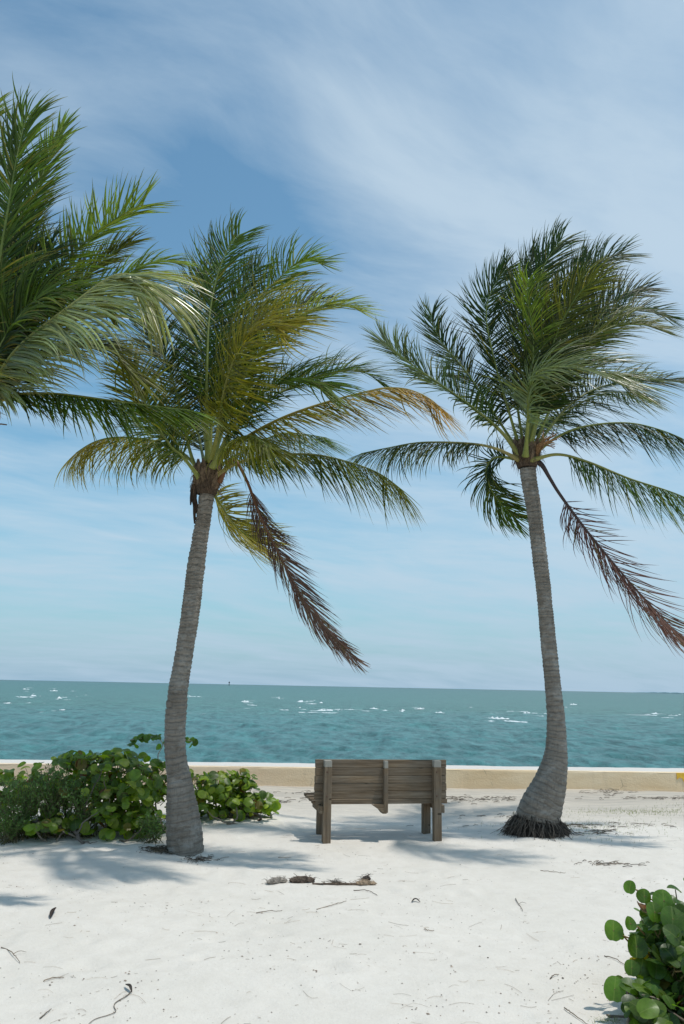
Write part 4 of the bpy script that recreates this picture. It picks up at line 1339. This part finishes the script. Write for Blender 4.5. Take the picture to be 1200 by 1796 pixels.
# ------------------------------------------------------------------ debris
def dead_branch():
    q = np.random.default_rng(61)
    g = ground(150, 1488)
    t = thing('dead_branch', 'forked dead branch lying on the sand at the foot of the large bush', 'branch', tuple(g))
    mb = MB()
    z = lambda x, y, Y: at(x, y, Y)
    main, _ = catmull([z(60, 1440, 9.2), z(100, 1448, 9.15), z(128, 1455, 9.1), z(140, 1472, 8.95), z(148, 1487, 8.85)], 20)
    main += q.normal(0, .006, main.shape)
    mb.tube(main, np.linspace(.022, .016, 20) * (1 + .2 * q.normal(0, 1, 20).clip(-1, 1)), 8, (.16, .13, .11, 1))
    for pts in ([(136, 1462, 9.0), (150, 1440, 9.0), (172, 1425, 9.0)], [(142, 1475, 8.95), (158, 1478, 8.85), (170, 1476, 8.8)], [(146, 1482, 8.9), (160, 1488, 8.8), (166, 1487, 8.75)],
                [(146, 1485, 8.88), (138, 1489, 8.8), (130, 1488, 8.8)], [(120, 1455, 9.1), (108, 1462, 9.05), (100, 1475, 9.0)]):
        C, _ = catmull([z(*p) for p in pts], 9); C += q.normal(0, .004, C.shape)
        mb.tube(C, np.linspace(.011, .004, 9), 6, (.18, .15, .125, 1))
    o = mb.build('branch', M_DEB, t, loc=root_loc(t))


dead_branch()


def driftwood():
    q = np.random.default_rng(62)
    g = ground(560, 1550)
    t = thing('driftwood', 'long brown and grey strip of driftwood on the open sand in front of the bench', 'driftwood', tuple(g))

    def lump(name, pa, pb, ra, col, n=16, rough=.35, sides=12, flat=.55, mid=None, mat=None):
        a = ground(*pa); b = ground(*pb)
        mb = MB(); V = []; F = []
        for i in range(n):
            f = i / (n - 1)
            c = a * (1 - f) + b * f
            c[2] = float(height(c[0], c[1])) + ra * flat * .75
            e = max(.12, math.sin(math.pi * min(1, max(0, f * .94 + .03))) ** .4)
            for k in range(sides):
                an = 2 * math.pi * k / sides
                r = ra * e * (1 + rough * float(vnoise(f * 9 + ra * 90, an * 1.4, 7)) + q.normal(0, .06))
                V.append(c + np.array([q.normal(0, .003), math.cos(an) * r * 1.1, math.sin(an) * r * flat]))
        for i in range(n - 1):
            for k in range(sides):
                k2 = (k + 1) % sides
                F.append((i * sides + k, i * sides + k2, (i + 1) * sides + k2, (i + 1) * sides + k))
        F += [tuple(range(sides)), tuple((n - 1) * sides + k for k in range(sides))[::-1]]
        cc = np.array(col) * (1 + .4 * vnoise(np.arange(len(V)) * .31, np.arange(len(V)) * .0, 3))[:, None]
        mb.add(V, F, np.hstack([cc, np.ones((len(V), 1))]))
        # frayed fibres
        for _ in range(26):
            p = V[q.integers(len(V))]
            if p[2] < g[2]: continue
            C = np.array([p, p + np.array([q.normal(0, .02), q.normal(0, .015), q.uniform(0, .02)]), p + np.array([q.normal(0, .035), q.normal(0, .02), q.uniform(-.005, .025)])])
            mb.tube(C, [.003, .002, .001], 3, (*(np.array(col) * 1.3), 1), cap=False)
        return mb.build(name, M_DEB, t, loc=root_loc(t))
    lump('log', (468, 1550), (503, 1548), .036, (.27, .235, .20), flat=.75)
    lump('bark', (508, 1547), (552, 1548), .036, (.115, .085, .065), rough=.5, flat=.8)
    lump('stick', (548, 1551), (640, 1552), .012, (.15, .11, .08), n=26, rough=.6, flat=.8)
    lump('bark', (583, 1551), (598, 1551), .024, (.09, .075, .06), n=8)
    lump('husk', (624, 1551), (659, 1553), .034, (.32, .235, .16), rough=.5, flat=.55)
    lump('bark', (634, 1546), (650, 1546), .030, (.075, .060, .05), n=8, flat=.9)


driftwood()


def strip_leaf(mb, pts, w, col, q, thick=.002, curl=.3):
    C, L_ = catmull(pts, 12)
    T = np.gradient(C, axis=0); T /= np.linalg.norm(T, axis=1)[:, None]
    V = []
    for i in range(12):
        f = i / 11
        s = np.cross(T[i], [0, 0, 1.0]); s /= np.linalg.norm(s) + 1e-6
        ww = w * math.sin(math.pi * (f * .92 + .04)) ** .7
        V += [C[i] - s * ww + [0, 0, curl * ww], C[i], C[i] + s * ww + [0, 0, curl * ww], C[i] - [0, 0, thick]]
    F = []
    for i in range(11):
        a = i * 4; b = a + 4
        F += [(a, a + 1, b + 1, b), (a + 1, a + 2, b + 2, b + 1), (a + 2, a + 3, b + 3, b + 2), (a + 3, a, b, b + 3)]
    mb.add(V, F, (*col, 1))


def gp(x, y, dz=.006):
    p = ground(x, y).copy(); p[2] = float(height(p[0], p[1])) + dz
    return p


def single_debris():
    q = np.random.default_rng(63)
    # dark angular leaf scrap
    mb = MB(); strip_leaf(mb, [gp(88, 1612), gp(92, 1605, .02), gp(98, 1600, .03)], .016, (.05, .04, .035), q, curl=.8)
    tag(mb.build('leaf_scrap', M_DEB), 'small black angular leaf scrap on the sand below the large bush', 'leaf scrap')
    mb = MB(); strip_leaf(mb, [gp(722, 1583), gp(729, 1581, .02), gp(737, 1583)], .010, (.06, .05, .04), q, curl=.5)
    tag(mb.build('leaf_scrap', M_DEB), 'dark curved seed pod on the sand right of the driftwood', 'seed pod')
    t = thing('dried_vine', 'curly dried vine with a dark leaf at its end in the left foreground', 'dried vine', tuple(gp(200, 1760)))
    mb = MB()
    C, _ = catmull([gp(150, 1796), gp(166, 1786), gp(190, 1782), gp(203, 1778), gp(200, 1768), gp(204, 1760), gp(222, 1750), gp(230, 1742)], 40)
    mb.tube(C, np.linspace(.0015, .003, 40), 5, (.15, .115, .085, 1)); mb.build('stem', M_DEB, t, loc=root_loc(t))
    mb = MB(); strip_leaf(mb, [gp(231, 1744), gp(227, 1739, .02), gp(220, 1732, .015)], .010, (.07, .06, .05), q, curl=.9)
    mb.build('leaf', M_DEB, t, loc=root_loc(t))
    # sticks and twigs
    tw = [((76, 1720), (93, 1714), (113, 1716), 'curved grey brown twig in the left foreground, left of the dried vine'),
          ((2, 1664), (18, 1670), (36, 1690), 'forked pale twig at the left edge of the sand'),
          ((70, 1788), (82, 1780), (90, 1773), 'short straight twig near the bottom left corner'),
          ((965, 1719), (972, 1714), (980, 1710), 'short brown twig left of the near bush'),
          ((1060, 1679), (1080, 1684), (1095, 1693), 'thin bent twig on the sand beside the near bush'),
          ((990, 1770), (1010, 1785), (1032, 1799), 'long pale stalk lying near the foot of the near bush'),
          ((948, 1529), (966, 1530), (992, 1532), 'straight twig with a dark end below the roots of the curved palm'),
          ((904, 1578), (909, 1586), (917, 1597), 'wiry bent twig on the open sand below the curved palm'),
          ((555, 1595), (580, 1590), (607, 1581), 'long pale straw on the sand just below the driftwood'),
          ((450, 1602), (472, 1600), (495, 1599), 'flat brown twig on the sand below left of the driftwood'),
          ((488, 1504), (499, 1506), (511, 1505), 'short dark stick on the sand above the driftwood'),
          ((620, 1563), (645, 1564), (662, 1572), 'thin curved straw below the right end of the driftwood'),
          ((745, 1632), (752, 1635), (762, 1634), 'short dark twig on the sand below the curved seed pod')]
    for (a, b, c, lab) in tw:
        mb = MB()
        C, _ = catmull([gp(*a), gp(*b, .010), gp(*c)], 14)
        C += q.normal(0, .0015, C.shape)
        cl = np.array([.19, .15, .11]) * q.uniform(.6, 1.3)
        mb.tube(C, np.linspace(.0035, .0018, 14), 5, (*cl, 1))
        if 'forked' in lab or 'wiry' in lab:
            C2, _ = catmull([C[6], C[6] + [.03, .03, .01], C[6] + [.07, .04, 0]], 6); mb.tube(C2, np.linspace(.0025, .001, 6), 4, (*cl, 1))
        tag(mb.build('twig', M_DEB), lab, 'twig')


single_debris()


def litter():
    q = np.random.default_rng(64)
    mb = MB()
    for k in range(1700):
        x = q.uniform(-20, 1220); y = 1796 + 20 - (1816 - 1435) * q.random() ** .8
        p = gp(x, y, .001)
        if float(vnoise(p[0] * 1.6, p[1] * 1.9, 55)) < q.uniform(-.5, .45): continue
        s = q.uniform(.0015, .0055) * (1 if q.random() < .93 else 1.6)
        V = []
        for k2 in range(5):
            an = k2 * 1.256 + q.normal(0, .3)
            V.append(p + np.array([math.cos(an) * s * q.uniform(.6, 1.6), math.sin(an) * s, q.uniform(0, s * .4)]))
        V.append(p + [0, 0, s * .9])
        mb.add(V, [(i, (i + 1) % 5, 5) for i in range(5)], (*(np.array([.24, .19, .15]) * q.uniform(.4, 1.9)), 1))
    for k in range(480):
        x = q.uniform(-20, 1220); y = 1816 - (1816 - 1440) * q.random() ** .8
        a = gp(x, y, .003); an = q.normal(0, .7); ln = .02 + .16 * q.random() ** 2.5
        if float(vnoise(a[0] * 1.6, a[1] * 1.9, 55)) < q.uniform(-.5, .4): continue
        b = a + np.array([math.cos(an) * ln, math.sin(an) * ln, .0]); m_ = (a + b) / 2 + np.array([0, q.normal(0, ln * .15), .004])
        for pp in (b, m_): pp[2] = float(height(pp[0], pp[1])) + .004
        C, _ = catmull([a, m_, b], 5)
        mb.tube(C, q.uniform(.0006, .0014), 3, (*(np.array([.34, .28, .22]) * q.uniform(.5, 1.5)), 1), cap=False)
    tag(mb.build('beach_litter', M_DEB), 'scattered crumbs of dead leaf, straw and shell over the sand', 'litter', kind='stuff')
    # seaweed wrack near the wall
    mb = MB()
    rows = [(680, 1402, 220, 160), (840, 1405, 120, 80), (1080, 1388, 60, 70), (560, 1392, 200, 60), (1150, 1400, 120, 70), (1000, 1449, 170, 90), (1040, 1460, 60, 40), (900, 1433, 90, 20), (470, 1408, 40, 40), (1075, 1515, 60, 30)]
    for (cx, cy, wx, n_) in rows:
        for k in range(n_):
            a = gp(cx + q.normal(0, wx / 2), cy + q.normal(0, 2.2), .004)
            an = q.normal(0, .5); ln = q.uniform(.03, .14)
            b = a + np.array([math.cos(an) * ln, math.sin(an) * ln * .5, q.uniform(-.002, .012)])
            C = np.array([a, (a + b) / 2 + [0, q.normal(0, .01), .008], b])
            mb.tube(C, q.uniform(.002, .005), 3, (*(np.array([.15, .125, .10]) * q.uniform(.35, 1.6)), 1), cap=False)
    tag(mb.build('dried_seaweed', M_DEB), 'thin wrack of dried seaweed strewn along the track by the sea wall', 'seaweed', kind='stuff')
    mb = MB()
    for k in range(1500):
        x = q.normal(1130, 70) if k < 900 else q.normal(1010, 80)
        y = 1424 + q.normal(0, 3.0) if k < 900 else 1450 + q.normal(0, 7)
        if k % 9 == 0: x = q.uniform(940, 1240); y = q.uniform(1415, 1480)
        a = gp(x, y, 0)
        ln = q.uniform(.015, .045); d = np.array([q.normal(.2, .4), q.normal(0, .4), .8]); d /= np.linalg.norm(d)
        s = np.array([.002, 0, 0])
        mb.add([a - s, a + s, a + d * ln], [(0, 1, 2)], (*(np.array([.20, .22, .08]) * q.uniform(.6, 1.4)), 1))
    for (gx, gy, n_, sp) in ((1068, 1792, 60, 12),):
        for k in range(n_):
            a = gp(gx + q.normal(0, sp), gy + q.normal(0, 3), 0)
            d = np.array([q.normal(0, .8), q.normal(0, .5), .6]); d /= np.linalg.norm(d)
            ln = q.uniform(.02, .05)
            mb.add([a - [.0015, 0, 0], a + [.0015, 0, 0], a + d * ln], [(0, 1, 2)], (.20, .25, .08, 1))
    tag(mb.build('sparse_grass', M_SHRUB), 'sparse short grass on the sand near the track', 'grass', kind='stuff')
    # soil and roots humped at the foot of the straight palm
    mb = MB()
    for k in range(170):
        a = gp(282 + q.normal(0, 13), 1494 + q.normal(0, 3), .004) + [0, 0, q.uniform(0, .03)]
        d = np.array([q.normal(0, .06), q.normal(0, .03), q.uniform(-.01, .015)])
        mb.tube(np.array([a, a + d * .5 + [0, 0, .006], a + d]), q.uniform(.0015, .004), 3, (*(np.array([.10, .08, .055]) * q.uniform(.4, 1.6)), 1), cap=False)
    for k in range(120):
        a = gp(350 + q.normal(0, 12), 1508 + q.normal(0, 3), .003)
        d = np.array([q.normal(0, .04), q.normal(0, .03), q.uniform(-.005, .01)])
        mb.tube(np.array([a, a + d * .5 + [0, 0, .004], a + d]), q.uniform(.001, .003), 3, (*(np.array([.13, .10, .075]) * q.uniform(.4, 1.6)), 1), cap=False)
    tag(mb.build('root_litter', M_DEB), 'heap of dead roots and leaf crumbs at the foot of the straight palm', 'litter', kind='stuff')


litter()
